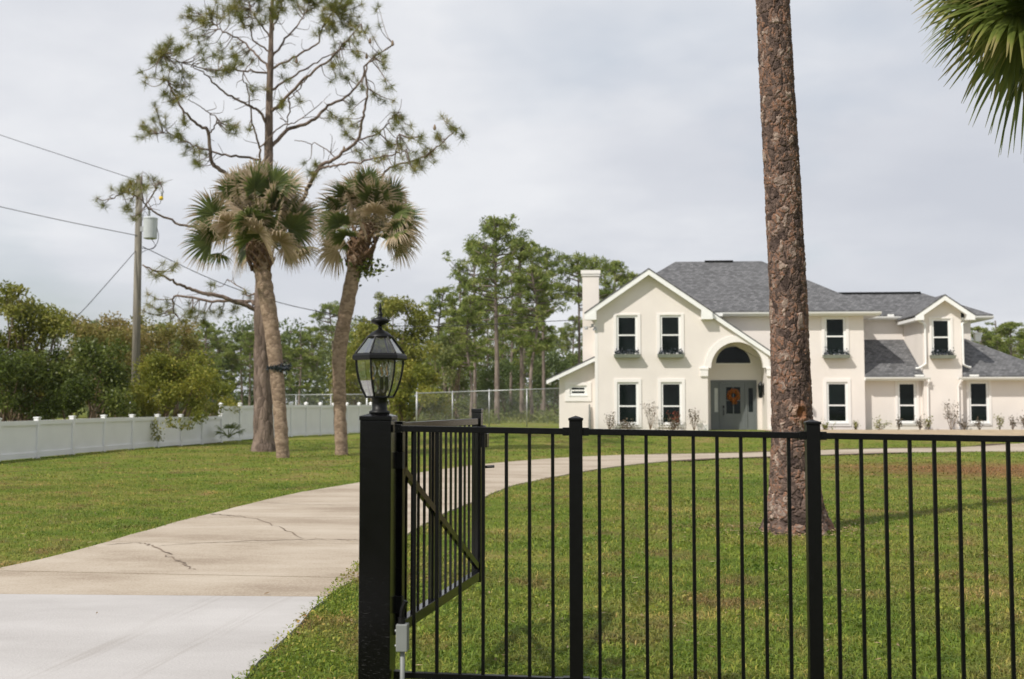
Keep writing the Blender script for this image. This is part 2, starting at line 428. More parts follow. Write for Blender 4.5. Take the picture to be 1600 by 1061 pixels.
def lawn_nodes(t, blade):
    """one colour field in world position, shared by the soil sheet and the grass blades"""
    g = N(t, 'ShaderNodeNewGeometry')
    n1 = N(t, 'ShaderNodeTexNoise'); n1.inputs['Scale'].default_value = 0.35; n1.inputs['Detail'].default_value = 6; n1.inputs['Roughness'].default_value = 0.6
    n2 = N(t, 'ShaderNodeTexNoise'); n2.inputs['Scale'].default_value = 2.6; n2.inputs['Detail'].default_value = 5
    flat = N(t, 'ShaderNodeVectorMath', operation='MULTIPLY'); flat.inputs[1].default_value = (1, 1, 0.0)
    t.links.new(g.outputs['Position'], flat.inputs[0])
    t.links.new(flat.outputs[0], n1.inputs['Vector']); t.links.new(flat.outputs[0], n2.inputs['Vector'])
    a = N(t, 'ShaderNodeMath', operation='MULTIPLY_ADD'); a.inputs[1].default_value = 0.6
    m2 = N(t, 'ShaderNodeMath', operation='MULTIPLY'); m2.inputs[1].default_value = 0.4
    t.links.new(n2.outputs[0], m2.inputs[0]); t.links.new(n1.outputs[0], a.inputs[0]); t.links.new(m2.outputs[0], a.inputs[2])
    r = ramp(t, [(0.36, (0.13, 0.20, 0.028)), (0.47, (0.19, 0.25, 0.038)), (0.56, (0.265, 0.28, 0.062)), (0.65, (0.37, 0.29, 0.12))])
    t.links.new(a.outputs[0], r.inputs[0])
    n4 = N(t, 'ShaderNodeTexNoise'); n4.inputs['Scale'].default_value = 1.15; n4.inputs['Detail'].default_value = 8; n4.inputs['Roughness'].default_value = 0.68
    sh = N(t, 'ShaderNodeVectorMath', operation='ADD'); sh.inputs[1].default_value = (31.0, 17.0, 0)
    t.links.new(flat.outputs[0], sh.inputs[0]); t.links.new(sh.outputs[0], n4.inputs['Vector'])
    r4 = ramp(t, [(0.51, (0, 0, 0)), (0.66, (0.8, 0.8, 0.8))]); t.links.new(n4.outputs[0], r4.inputs[0])
    m4 = N(t, 'ShaderNodeMix', data_type='RGBA'); m4.inputs[7].default_value = (0.25, 0.165, 0.08, 1)
    t.links.new(r4.outputs[0], m4.inputs[0]); t.links.new(r.outputs[0], m4.inputs[6])
    r5 = ramp(t, [(0.28, (0.62, 0.66, 0.6)), (0.45, (1, 1, 1))]); t.links.new(n4.outputs[0], r5.inputs[0])
    m5 = N(t, 'ShaderNodeMix', data_type='RGBA', blend_type='MULTIPLY'); m5.inputs[0].default_value = 1
    t.links.new(m4.outputs[2], m5.inputs[6]); t.links.new(r5.outputs[0], m5.inputs[7])
    # the rusty dry patch at the right
    ds = N(t, 'ShaderNodeVectorMath', operation='SUBTRACT'); ds.inputs[1].default_value = (11.6, 25.5, 0)
    t.links.new(flat.outputs[0], ds.inputs[0])
    sc = N(t, 'ShaderNodeVectorMath', operation='MULTIPLY'); sc.inputs[1].default_value = (0.14, 0.2, 0)
    t.links.new(ds.outputs[0], sc.inputs[0])
    ln = N(t, 'ShaderNodeVectorMath', operation='LENGTH'); t.links.new(sc.outputs[0], ln.inputs[0])
    ad = N(t, 'ShaderNodeMath', operation='ADD'); t.links.new(ln.outputs['Value'], ad.inputs[0]); t.links.new(n2.outputs[0], ad.inputs[1])
    rr = ramp(t, [(0.30, (0.8,) * 3), (0.85, (0, 0, 0))]) 
    mr = N(t, 'ShaderNodeMapRange'); mr.inputs[1].default_value = 0.5; mr.inputs[2].default_value = 1.5
    t.links.new(ad.outputs[0], mr.inputs[0]); t.links.new(mr.outputs[0], rr.inputs[0])
    mx = N(t, 'ShaderNodeMix', data_type='RGBA'); mx.inputs[7].default_value = (0.30, 0.14, 0.075, 1)
    t.links.new(rr.outputs[0], mx.inputs[0]); t.links.new(m5.outputs[2], mx.inputs[6])
    return mx.outputs[2]
def mat_lawn():
    m, t, b = principled('lawn_sheet')
    c = lawn_nodes(t, False)
    g = N(t, 'ShaderNodeNewGeometry')
    n3 = N(t, 'ShaderNodeTexNoise'); n3.inputs['Scale'].default_value = 22; n3.inputs['Detail'].default_value = 6; n3.inputs['Roughness'].default_value = 0.7
    t.links.new(g.outputs['Position'], n3.inputs['Vector'])
    r = ramp(t, [(0.3, (0.45, 0.45, 0.45)), (0.7, (1.15, 1.12, 1.0))])
    t.links.new(n3.outputs[0], r.inputs[0])
    mx = N(t, 'ShaderNodeMix', data_type='RGBA', blend_type='MULTIPLY'); mx.inputs[0].default_value = 1
    t.links.new(c, mx.inputs[6]); t.links.new(r.outputs[0], mx.inputs[7])
    t.links.new(mx.outputs[2], b.inputs['Base Color'])
    b.inputs['Roughness'].default_value = 0.95; b.inputs['Specular IOR Level'].default_value = 0.1
    bp = N(t, 'ShaderNodeBump'); bp.inputs['Strength'].default_value = 1.0; bp.inputs['Distance'].default_value = 0.05
    t.links.new(n3.outputs[0], bp.inputs['Height']); t.links.new(bp.outputs[0], b.inputs['Normal'])
    return m
def mat_blade():
    m, t, b = principled('grass_blade')
    c = lawn_nodes(t, True)
    a = N(t, 'ShaderNodeAttribute', attribute_name='tone')
    r = ramp(t, [(0, (0.55, 0.72, 0.5)), (0.5, (1, 1.02, 0.9)), (0.86, (1.35, 1.3, 1.1)), (0.9, (1.8, 1.35, 1.5)), (1, (2.0, 1.5, 1.8))])
    t.links.new(a.outputs['Fac'], r.inputs[0])
    mx = N(t, 'ShaderNodeMix', data_type='RGBA', blend_type='MULTIPLY'); mx.inputs[0].default_value = 1
    t.links.new(c, mx.inputs[6]); t.links.new(r.outputs[0], mx.inputs[7])
    t.links.new(mx.outputs[2], b.inputs['Base Color'])
    b.inputs['Roughness'].default_value = 0.5; b.inputs['Specular IOR Level'].default_value = 0.25
    tr = N(t, 'ShaderNodeBsdfTranslucent'); t.links.new(mx.outputs[2], tr.inputs[0])
    ms = N(t, 'ShaderNodeMixShader'); ms.inputs[0].default_value = 0.35
    t.links.new(b.outputs[0], ms.inputs[1]); t.links.new(tr.outputs[0], ms.inputs[2])
    t.links.new(ms.outputs[0], t.nodes['Material Output'].inputs[0])
    return m
def mat_concrete(name, c1, c2, c3, agg):
    m, t, b = principled(name)
    g = N(t, 'ShaderNodeNewGeometry')
    n1 = N(t, 'ShaderNodeTexNoise'); n1.inputs['Scale'].default_value = 0.8; n1.inputs['Detail'].default_value = 7; n1.inputs['Roughness'].default_value = 0.6
    mpn = N(t, 'ShaderNodeMapping'); mpn.inputs['Scale'].default_value = (0.7, 1.5, 1); mpn.inputs['Rotation'].default_value = (0, 0, 0.35)
    t.links.new(g.outputs['Position'], mpn.inputs[0]); t.links.new(mpn.outputs[0], n1.inputs['Vector'])
    n2 = N(t, 'ShaderNodeTexNoise'); n2.inputs['Scale'].default_value = 60; n2.inputs['Detail'].default_value = 3
    t.links.new(g.outputs['Position'], n2.inputs['Vector'])
    a = N(t, 'ShaderNodeMath', operation='MULTIPLY_ADD'); a.inputs[1].default_value = agg
    t.links.new(n2.outputs[0], a.inputs[0]); t.links.new(n1.outputs[0], a.inputs[2])
    k = agg * 0.5
    r = ramp(t, [(0.32 + k, c1), (0.5 + k, c2), (0.7 + k, c3)])
    t.links.new(a.outputs[0], r.inputs[0]); t.links.new(r.outputs[0], b.inputs['Base Color'])
    b.inputs['Roughness'].default_value = 0.9; b.inputs['Specular IOR Level'].default_value = 0.2
    bp = N(t, 'ShaderNodeBump'); bp.inputs['Strength'].default_value = 0.5; bp.inputs['Distance'].default_value = 0.006
    t.links.new(n2.outputs[0], bp.inputs['Height']); t.links.new(bp.outputs[0], b.inputs['Normal'])
    return m, t, b, r, g
def mat_shingle():
    m, t, b = principled('grey_shingle')
    uv = N(t, 'ShaderNodeUVMap')
    br = N(t, 'ShaderNodeTexBrick')
    br.inputs['Color1'].default_value = (0.078, 0.078, 0.081, 1); br.inputs['Color2'].default_value = (0.17, 0.17, 0.176, 1)
    br.inputs['Mortar'].default_value = (0.075, 0.075, 0.078, 1)
    br.inputs['Scale'].default_value = 1.0; br.inputs['Mortar Size'].default_value = 0.012
    br.inputs['Brick Width'].default_value = 0.17; br.inputs['Row Height'].default_value = 0.15
    t.links.new(uv.outputs[0], br.inputs['Vector'])
    n = N(t, 'ShaderNodeTexNoise'); n.inputs['Scale'].default_value = 6; n.inputs['Detail'].default_value = 9; n.inputs['Roughness'].default_value = .7
    t.links.new(uv.outputs[0], n.inputs['Vector'])
    r = ramp(t, [(0.3, (0.82, 0.82, 0.82)), (0.7, (1.2, 1.2, 1.2))])
    t.links.new(n.outputs[0], r.inputs[0])
    mx = N(t, 'ShaderNodeMix', data_type='RGBA', blend_type='MULTIPLY'); mx.inputs[0].default_value = 1
    t.links.new(br.outputs[0], mx.inputs[6]); t.links.new(r.outputs[0], mx.inputs[7])
    t.links.new(mx.outputs[2], b.inputs['Base Color'])
    b.inputs['Roughness'].default_value = 0.9
    bp = N(t, 'ShaderNodeBump'); bp.inputs['Strength'].default_value = 0.6; bp.inputs['Distance'].default_value = 0.02
    t.links.new(br.outputs[0], bp.inputs['Height']); t.links.new(bp.outputs[0], b.inputs['Normal'])
    return m
def mat_thin_glass():
    m = bpy.data.materials.new('clear_glass'); m.use_nodes = True
    t = m.node_tree; t.nodes.clear()
    o = N(t, 'ShaderNodeOutputMaterial')
    tr = N(t, 'ShaderNodeBsdfTransparent'); tr.inputs[0].default_value = (0.93, 0.945, 0.93, 1)
    gl = N(t, 'ShaderNodeBsdfGlossy'); gl.inputs['Roughness'].default_value = 0.03
    fr = N(t, 'ShaderNodeFresnel'); fr.inputs[0].default_value = 1.55
    ad = N(t, 'ShaderNodeMath', operation='ADD'); ad.operation = 'MULTIPLY_ADD'; ad.inputs[1].default_value = 0.45; ad.inputs[2].default_value = 0.07; t.links.new(fr.outputs[0], ad.inputs[0])
    mx = N(t, 'ShaderNodeMixShader')
    t.links.new(ad.outputs[0], mx.inputs[0]); t.links.new(tr.outputs[0], mx.inputs[1]); t.links.new(gl.outputs[0], mx.inputs[2])
    t.links.new(mx.outputs[0], o.inputs[0])
    return m
M_lawn = mat_lawn(); M_blade = mat_blade(); M_shingle = mat_shingle(); M_clear = mat_thin_glass()
M_drive, *_ = mat_concrete('tan_driveway_concrete', (0.305, 0.245, 0.185), (0.415, 0.348, 0.272), (0.49, 0.425, 0.345), 0.55)
M_apron, ta, ba, ra, ga = mat_concrete('pale_apron_concrete', (0.40, 0.38, 0.365), (0.455, 0.435, 0.42), (0.50, 0.48, 0.465), 0.2)
def tyre_marks(t, b, r):
    """two faint sets of tyre marks along the apron"""
    g = N(t, 'ShaderNodeNewGeometry')
    mpn = N(t, 'ShaderNodeMapping'); mpn.inputs['Rotation'].default_value = (0, 0, rad(7))
    t.links.new(g.outputs['Position'], mpn.inputs[0])
    sp = N(t, 'ShaderNodeSeparateXYZ'); t.links.new(mpn.outputs[0], sp.inputs[0])
    ns = N(t, 'ShaderNodeTexNoise'); ns.inputs['Scale'].default_value = 1; ns.inputs['Detail'].default_value = 8
    ms = N(t, 'ShaderNodeMapping'); ms.inputs['Scale'].default_value = (26, 1.0, 1)
    t.links.new(mpn.outputs[0], ms.inputs[0]); t.links.new(ms.outputs[0], ns.inputs['Vector'])
    acc = None
    for c0, wd_ in ((-3.30, 0.13), (-2.78, 0.10)):
        s = N(t, 'ShaderNodeMath', operation='SUBTRACT'); s.inputs[1].default_value = c0; t.links.new(sp.outputs[0], s.inputs[0])
        a = N(t, 'ShaderNodeMath', operation='ABSOLUTE'); t.links.new(s.outputs[0], a.inputs[0])
        mr = N(t, 'ShaderNodeMapRange'); mr.inputs[1].default_value = wd_; mr.inputs[2].default_value = 0.0; mr.inputs[3].default_value = 0.0; mr.inputs[4].default_value = 1.0
        t.links.new(a.outputs[0], mr.inputs[0])
        if acc is None: acc = mr
        else:
            ad = N(t, 'ShaderNodeMath', operation='MAXIMUM'); t.links.new(acc.outputs[0], ad.inputs[0]); t.links.new(mr.outputs[0], ad.inputs[1]); acc = ad
    rr = ramp(t, [(0.45, (0, 0, 0)), (0.7, (1, 1, 1))]); t.links.new(ns.outputs[0], rr.inputs[0])
    mm = N(t, 'ShaderNodeMath', operation='MULTIPLY'); t.links.new(acc.outputs[0], mm.inputs[0]); t.links.new(rr.outputs[0], mm.inputs[1])
    m3 = N(t, 'ShaderNodeMath', operation='MULTIPLY'); m3.inputs[1].default_value = 0.42; t.links.new(mm.outputs[0], m3.inputs[0])
    mx = N(t, 'ShaderNodeMix', data_type='RGBA'); mx.inputs[7].default_value = (0.27, 0.24, 0.21, 1)
    t.links.new(m3.outputs[0], mx.inputs[0]); t.links.new(r.outputs[0], mx.inputs[6]); t.links.new(mx.outputs[2], b.inputs['Base Color'])
tyre_marks(ta, ba, ra)
M_crack = plain('dirt_in_crack', (0.20, 0.15, 0.11), 0.95, noise=0.4, scale=9)

# ================================================================ SETTING
# ground sheet
def axis(pieces):
    return np.concatenate([np.arange(a, b, s) for a, b, s in pieces])
gx = axis([(-900, -100, 50), (-100, -30, 5), (-30, 36, 0.75), (36, 100, 5), (100, 901, 50)])
gy = axis([(-60, 0, 6), (0, 70, 0.75), (70, 160, 5), (160, 1501, 70)])
GX, GY = np.meshgrid(gx, gy, indexing='ij')
GZ = gz(GX, GY)
V = np.stack((GX, GY, GZ), -1).reshape(-1, 3)
nx, ny = len(gx), len(gy)
I = np.arange(nx * ny).reshape(nx, ny)
Q = np.stack((I[:-1, :-1], I[1:, :-1], I[1:, 1:], I[:-1, 1:]), -1).reshape(-1, 4)
o = link('lawn', np_mesh('lawn', V, Q, smooth=True), None, M_lawn)
tag(o, 'mown green lawn with dry tan patches in front of the house', kind='structure')

# driveway edges, from the near apron round to the right
LE = [(-7.6, 1.5), (-6.6, 5.0), (-5.2, 8.6), (-4.62, 10.1), (-4.34, 11.6), (-4.25, 12.7), (-4.06, 15.0), (-3.88, 16.9), (-3.59, 18.9), (-2.84, 21.2),
      (-0.95, 27.2), (1.0, 30.2), (4.06, 32.8), (7.5, 34.4), (12.7, 36.4), (18.2, 39.6), (24, 43.5)]
RE = [(-1.15, 1.5), (-1.42, 5.0), (-1.42, 8.45), (-1.3, 9.69), (-1.26, 11.5), (-1.2, 12.7), (-0.95, 15.0), (-0.55, 16.9), (-0.25, 18.6), (0.2, 20.6),
      (1.9, 25.6), (3.9, 28.6), (6.2, 30.7), (8.6, 32.2), (12.6, 33.7), (17.6, 36.0), (25, 40.5)]
def densify(P, n):
    return spline([(x, y, 0) for x, y in P], n)
ND = 8
LD, RD = densify(LE, ND), densify(RE, ND)
DTOP = 0.022
cumY = np.concatenate(([0], np.cumsum(np.linalg.norm(np.diff((LD + RD) / 2, axis=0), axis=1))))
tot = cumY[-1]
def edge_at(s):
    return (np.array([np.interp(s, cumY, LD[:, k]) for k in range(3)]), np.array([np.interp(s, cumY, RD[:, k]) for k in range(3)]))
drive = empty('driveway', (-2.9, 10.0, 0))
tag(drive, 'tan concrete driveway curving from the gate to the house', kind='structure')
def s_for(y):            # station whose left edge lies at distance y
    return float(np.interp(y, LD[:, 1], cumY))
joints = [0.0, s_for(8.85), s_for(10.02), s_for(12.0), s_for(14.6), s_for(16.9), s_for(19.2), s_for(21.6)]
while joints[-1] + 2.9 < tot: joints.append(joints[-1] + 2.9)
joints.append(tot)
rs = random.Random(4)
for i in range(len(joints) - 1):
    a, b = joints[i], joints[i + 1]
    gap = 0.02 if i not in (1,) else 0.035
    if i == 0: gap = 0.006
    n = max(3, int((b - a) / 0.5))
    st = np.linspace(a + (0.003 if i else 0), b - gap, n)
    V = []; F = []
    for s_ in st:
        l, r = edge_at(s_)
        for f_ in (0, 0.5, 1.0):
            p = l * (1 - f_) + r * f_
            jit = rs.uniform(-0.02, 0.02) if f_ != 0.5 else 0
            V.append((p[0] + jit, p[1], float(gz(p[0], p[1])) + DTOP))
    m_ = len(st)
    for k in range(m_ - 1):
        for c in range(2):
            F.append((k * 3 + c, k * 3 + c + 1, (k + 1) * 3 + c + 1, (k + 1) * 3 + c))
    nv = len(V)
    ring = [k * 3 for k in range(m_)][::-1] + [1] + [k * 3 + 2 for k in range(m_)] + [(m_ - 1) * 3 + 1]
    ring = [k * 3 for k in range(m_ - 1, -1, -1)] + [1] + [k * 3 + 2 for k in range(m_)] + [(m_ - 1) * 3 + 1]
    low = [(V[j][0], V[j][1], V[j][2] - 0.09) for j in ring]
    V += low
    for k in range(len(ring)):
        k2 = (k + 1) % len(ring)
        F.append((ring[k], nv + k, nv + k2, ring[k2]))
    mb = MB().add(V, F)
    so = mb.build('slab', M_apron if i == 0 else M_drive, drive, shift=drive.location)
    if i == 0: so['label'] = 'newer pale grey apron slab'
def crack(pts, w, seed):
    r_ = np.random.default_rng(seed)
    P = spline([G(x, y) for x, y in pts], 7)
    P[:, 0] += r_.normal(0, 0.02, len(P)); P[:, 1] += r_.normal(0, 0.03, len(P))
    T = unit(np.gradient(P, axis=0)); S_ = np.stack((-T[:, 1], T[:, 0], T[:, 2] * 0), 1)
    ww = w * r_.uniform(0.3, 1.3, len(P)); ww[0] = ww[-1] = 0.002
    z = np.array([float(gz(p[0], p[1])) for p in P]) + DTOP + 0.004
    A = P + S_ * ww[:, None] / 2; B = P - S_ * ww[:, None] / 2; A[:, 2] = z; B[:, 2] = z
    n = len(P)
    V = np.vstack((A, B)) - np.array(drive.location)
    Q = [(k + n, k + 1 + n, k + 1, k) for k in range(n - 1)]
    o = link('crack', np_mesh('crack', V, Q), drive, M_crack)
crack([(165, 856), (215, 853), (240, 858), (262, 868), (271, 877), (288, 886), (306, 895)], 0.026, 1)
crack([(245, 858), (330, 852), (420, 848), (500, 846), (566, 847)], 0.022, 2)
crack([(330, 807), (380, 811), (430, 824), (472, 845)], 0.02, 3)
crack([(410, 786), (470, 790), (566, 792)], 0.02, 5)
crack([(326, 806), (350, 808), (378, 810)], 0.03, 6)

def soil(edge, a, b, sg, seed):
    r_ = np.random.default_rng(seed)
    k = np.arange(a, b); P = edge[k]; T = unit(np.gradient(P, axis=0)); S_ = np.stack((T[:, 1], -T[:, 0], T[:, 2] * 0), 1) * sg
    w = .28 * np.abs(np.sin(np.arange(len(k)) * .37 + seed)) + r_.uniform(.02, .2, len(k)); w[0] = w[-1] = .01
    A = P + S_ * .03; B = P + S_ * (w + .05)[:, None]
    for q in (A, B): q[:, 2] = gz(q[:, 0], q[:, 1]) + .03
    n = len(k); Q = [(i, i + 1, i + 1 + n, i + n) if sg < 0 else (i + n, i + 1 + n, i + 1, i) for i in range(n - 1)]
    o = link('soil', np_mesh('soil', np.vstack((A, B)), Q), None, M_mulch)
    tag(o, 'bare dark soil along the ' + ('near' if sg > 0 else 'far') + ' edge of the curving drive', kind='structure')
soil(RD, 11 * ND, 14 * ND, 1, 1)
soil(LD, 12 * ND, 15 * ND, -1, 2)
DRV = np.vstack((LD[:, :2], RD[::-1, :2]))
def in_poly(P, poly):
    x, y = P[:, 0], P[:, 1]
    inside = np.zeros(len(P), bool)
    j = len(poly) - 1
    for i in range(len(poly)):
        xi, yi = poly[i]; xj, yj = poly[j]
        c = ((yi > y) != (yj > y)) & (x < (xj - xi) * (y - yi) / (yj - yi + 1e-12) + xi)
        inside ^= c
        j = i
    return inside

# ---------------------------------------------------------------- grass
def patch_noise(P, s, seed):
    r_ = np.random.default_rng(seed)
    v = np.zeros(len(P))
    for k in range(7):
        d = r_.normal(size=2) * s; ph = r_.uniform(0, 6.28)
        v += np.sin(P[:, 0] * d[0] + P[:, 1] * d[1] + ph)
    return v / 7
def grass(name, y0, y1, dens, hgt, wid, seed, half=0.62, exclude=True, ragged=0.05):
    r_ = np.random.default_rng(seed)
    n = int(dens * half * (y1 * y1 - y0 * y0))
    Y = np.sqrt(r_.uniform(y0 * y0, y1 * y1, n))
    X = r_.uniform(-half, half, n) * Y
    P = np.stack((X, Y), 1)
    keep = ~in_poly(P + r_.normal(0, ragged, P.shape), DRV)
    keep &= ~((P[:, 1] > 45.6) & (P[:, 0] > 1.5)) & ~((P[:, 1] > 41.8) & (P[:, 0] > 10.6))
    keep &= np.hypot(P[:, 0] - 3.37, P[:, 1] - 13.25) > 0.33
    keep &= r_.uniform(0, 1, n) < 0.75 + 0.6 * patch_noise(P, 2.2, seed + 9)
    P = P[keep]; n = len(P)
    Z = gz(P[:, 0], P[:, 1])
    h = hgt * r_.uniform(0.5, 1.25, n) * (1 + 0.5 * patch_noise(P, 1.5, seed + 5))
    w = wid * r_.uniform(0.6, 1.3, n)
    a = r_.uniform(0, 2 * np.pi, n)
    lean = r_.uniform(0.5, 2.6, n) * h
    d = np.stack((np.cos(a), np.sin(a)), 1)
    s_ = np.stack((-d[:, 1], d[:, 0]), 1) * w[:, None] / 2
    B = np.column_stack((P, Z - 0.006))
    M_ = np.column_stack((P + d * (lean * 0.35)[:, None], Z + h * 0.68))
    T_ = np.column_stack((P + d * lean[:, None], Z + h * r_.uniform(0.45, 1.0, n)))
    s3 = np.column_stack((s_, np.zeros(n)))
    V = np.stack((B - s3 * 0.8, B + s3 * 0.8, M_ + s3, M_ - s3, T_), 1).reshape(-1, 3)
    k = np.arange(n) * 5
    Q = np.stack((k, k + 1, k + 2, k + 3), 1)
    T = np.stack((k + 3, k + 2, k + 4), 1)
    tone = np.repeat(np.clip(r_.uniform(0, 1, n) * 0.93 + 0.30 * patch_noise(P, 5, seed), 0, 1), 5)
    o = link(name, np_mesh(name, V, Q, T, {'tone': tone}), None, M_blade)
    return o
g = grass('near_grass', 4.6, 10.5, 3400, 0.038, 0.0068, 11)
tag(g, 'short coarse grass nearest the black railing and gate', kind='stuff')
g = grass('lawn_grass', 10.5, 22, 850, 0.036, 0.009, 12)
tag(g, 'short grass of the lawn around the big pine', kind='stuff')
g = grass('far_grass', 22, 46, 120, 0.036, 0.02, 13)
tag(g, 'mown grass along the curving drive', kind='stuff')
r_ = np.random.default_rng(33)
n = 5200
Y = np.sqrt(r_.uniform(25, 900, n)); X = r_.uniform(-.6, .6, n) * Y
for tx, ty, tr, tn_ in ((3.36, 13.2, .75, 700), (-7.8, 35.0, 1.4, 500)):
    aa = r_.uniform(0, 6.28, tn_); rr_ = .36 + np.abs(r_.normal(0, tr * .6, tn_)); X = np.append(X, tx + rr_ * np.cos(aa)); Y = np.append(Y, ty + rr_ * np.sin(aa))
n = len(X)
keep = np.where(in_poly(np.stack((X, Y), 1), DRV), r_.uniform(0, 1, n) < .035, r_.uniform(0, 1, n) < .9)
X, Y = X[keep], Y[keep]
C = np.stack((X, Y, gz(X, Y) + np.where(in_poly(np.stack((X, Y), 1), DRV), .034, .04)), 1)
Vv, Qq, tt = cards(C, .055, .28, r_)
Vv = Vv.reshape(-1, 4, 3); Vv[:, :, 2] = C[:, None, 2] + (Vv[:, :, 2] - C[:, None, 2]) * .3; Vv = Vv.reshape(-1, 3)
M_litter = leafmat('leaf_litter', [(0, (0.16, 0.10, 0.05)), (0.5, (0.30, 0.21, 0.11)), (1, (0.45, 0.36, 0.2))], trans=.1)
o = link('leaf_litter', np_mesh('leaf_litter', Vv, Qq, None, {'tone': tt}), None, M_litter)
tag(o, 'dry fallen leaves and needles scattered over lawn and drive', kind='stuff')
# clumps of broad leaved weeds in the lawn behind the railing
r_ = np.random.default_rng(35)
m_ = 420
Yc = np.sqrt(r_.uniform(36, 300, m_)); Xc = r_.uniform(-.1, .6, m_) * Yc
k = ~in_poly(np.stack((Xc, Yc), 1), DRV); Xc, Yc = Xc[k], Yc[k]
q = np.repeat(np.arange(len(Xc)), 16)
C = np.stack((Xc[q] + r_.normal(0, .055, len(q)), Yc[q] + r_.normal(0, .055, len(q)), r_.uniform(.015, .055, len(q))), 1); C[:, 2] += gz(C[:, 0], C[:, 1])
Vv, Qq, tt = cards(C, .036, .6, r_, tone=np.clip(r_.uniform(.2, .85, len(Xc))[q] + r_.normal(0, .08, len(q)), 0, .88))
o = link('lawn_weeds', np_mesh('lawn_weeds', Vv, Qq, None, {'tone': tt}), None, M_blade)
tag(o, 'small clumps of broad leaved weeds in the lawn', kind='stuff')
# broad leaved weeds on the verge beside the apron
r_ = np.random.default_rng(21)
n = 4200
Y = r_.uniform(4.8, 10.6, n); X = -1.42 + np.abs(r_.normal(0, 0.42, n)) - 0.03
C = np.stack((X, Y, r_.uniform(0.01, 0.065, n)), 1)
keep = (C[:, 0] / C[:, 1]) < 0.02
C = C[keep]
Vv, Qq, tt = cards(C, 0.024, 0.6, r_, tone=r_.uniform(0.45, 1.0, len(C)))
o = link('verge_weeds', np_mesh('verge_weeds', Vv, Qq, None, {'tone': tt}), None, M_blade)
tag(o, 'broad leaved weeds creeping over the apron edge', kind='stuff')

# ================================================================ HOUSE
YAW = -rad(4)
house = empty('house', (9.1, 46.7, HZ), YAW)
tag(house, 'two storey cream stucco house with grey shingle roof and arched porch', 'house')
SH = (0, 0, HZ)
def hb(mb, name, m, parent=house, **kw):
    kw.setdefault('shift', SH)
    return mb.build(name, m, parent, **kw)
Z0 = 0.2
def rect(u0, u1, z0, z1): return [(u0, z0), (u1, z0), (u1, z1), (u0, z1)]
def wing_wall(outer, holes, w0, w1): return MB().prism(outer, holes, w0, w1)
# windows: (u0,u1,z0,z1,w,rail,has_box,group)
WINS = []
def win(u0, u1, z0, z1, w, rail=0.5, box=False, trim=(0.13, 0.13), tw=None, rows=None):
    WINS.append((u0, u1, z0, z1, w, rail, box, trim)); return rect(u0, u1, z0, z1)
gh = [win(-4.72, -3.84, 3.52, 5.19, 0.0, 0.5, True), win(-2.90, -2.03, 3.52, 5.19, 0.0, 0.5, True),
      win(-4.70, -3.82, 0.62, 2.38, 0.0, 0.43), win(-2.88, -2.01, 0.62, 2.38, 0.0, 0.43)]
AC, AR, AZ = 0.285, 1.075, 2.97
arch = [(-0.93, Z0 + 0.02), (1.50, Z0 + 0.02), (1.50, AZ), (AC + AR, AZ)]
arch += [(AC + AR * math.cos(a), AZ + AR * math.sin(a)) for a in np.linspace(0, math.pi, 25)[1:-1]]
arch += [(AC - AR, AZ), (-0.93, AZ)]
apex = (-3.37, 6.88)
sl = 0.69
def zt(u): return 7.15 - sl * abs(u + 3.37)
gout = [(-5.6, Z0), (2.25, Z0), (2.25, zt(2.25) - 0.22), apex, (-5.6, zt(-5.6) - 0.22)]
gw = MB().prism(gout, gh + [arch], 0.0, 0.22)
gw.box(-5.6, -5.38, 0.22, 9.8, Z0, 5.3)                 # left flank
gw.box(2.03, 2.25, 0.22, 1.2, Z0, 3.2)                  # right return of the porch block
# porch recess
gw.box(-1.15, -0.931, 0.221, 1.5, Z0, 4.25)
gw.box(1.501, 1.72, 0.221, 1.5, Z0, 3.42)
gw.add(*slab_poly([(-1.15, 0.221, 4.36), (0.40, 0.221, 4.36), (0.40, 1.72, 4.36), (-1.15, 1.72, 4.36)], 0.1))
gw.add(*slab_poly([(0.401, 0.221, 4.36), (1.72, 0.221, 3.46), (1.72, 1.2, 3.46), (0.401, 1.2, 4.36)], 0.1))
ha = [(AC - 0.80 + 0.03, 3.17)] + [(AC + 0.03 + 0.80 * math.cos(a), 3.17 + 0.80 * math.sin(a)) for a in np.linspace(math.pi, 0, 21)[1:-1]] + [(AC + 0.80 + 0.03, 3.17)]
ha = ha[::-1]
gw.prism([(-1.15, Z0), (1.72, Z0), (1.72, 3.40), (0.40, 4.27), (-1.15, 4.27)], [rect(-0.66, 1.30, Z0 + 0.02, 2.49), ha], 1.501, 1.72)
# main block
mh = [win(4.14, 5.02, 3.52, 5.16, 1.2, 0.5, True), win(4.18, 5.06, 0.66, 2.40, 1.2, 0.43)]
gw.prism([(2.2, Z0), (5.78, Z0), (5.78, 5.3), (-1.4, 5.3), (-1.4, 4.9), (2.2, 3.0)], mh, 1.2, 1.42)
gw.box(5.56, 5.78, 1.42, 9.8, Z0, 5.3)
gw.box(-5.38, 5.56, 9.58, 9.8, Z0, 5.3)
# garage wing, first floor
wh = [win(7.24, 8.02, 0.66, 2.40, 1.6, 0.43, False, (0.1, 0.1))]
gw.prism(rect(5.78, 8.25, Z0, 2.52), wh, 1.6, 1.82)
wh2 = [win(10.20, 11.02, 0.66, 2.42, 1.6, 0.43, False, (0.1, 0.1))]
gw.prism(rect(9.85, 13.6, Z0, 2.52), wh2, 1.6, 1.82)
gw.box(13.38, 13.6, 1.82, 7.0, Z0, 2.52)
# garage wing, upper floor
gw.box(5.78, 11.2, 4.2, 4.42, 2.6, 5.38); gw.box(10.98, 11.2, 4.42, 8.2, 2.6, 5.38)
gw.box(5.78, 11.2, 8.0, 8.2, 2.6, 5.38)
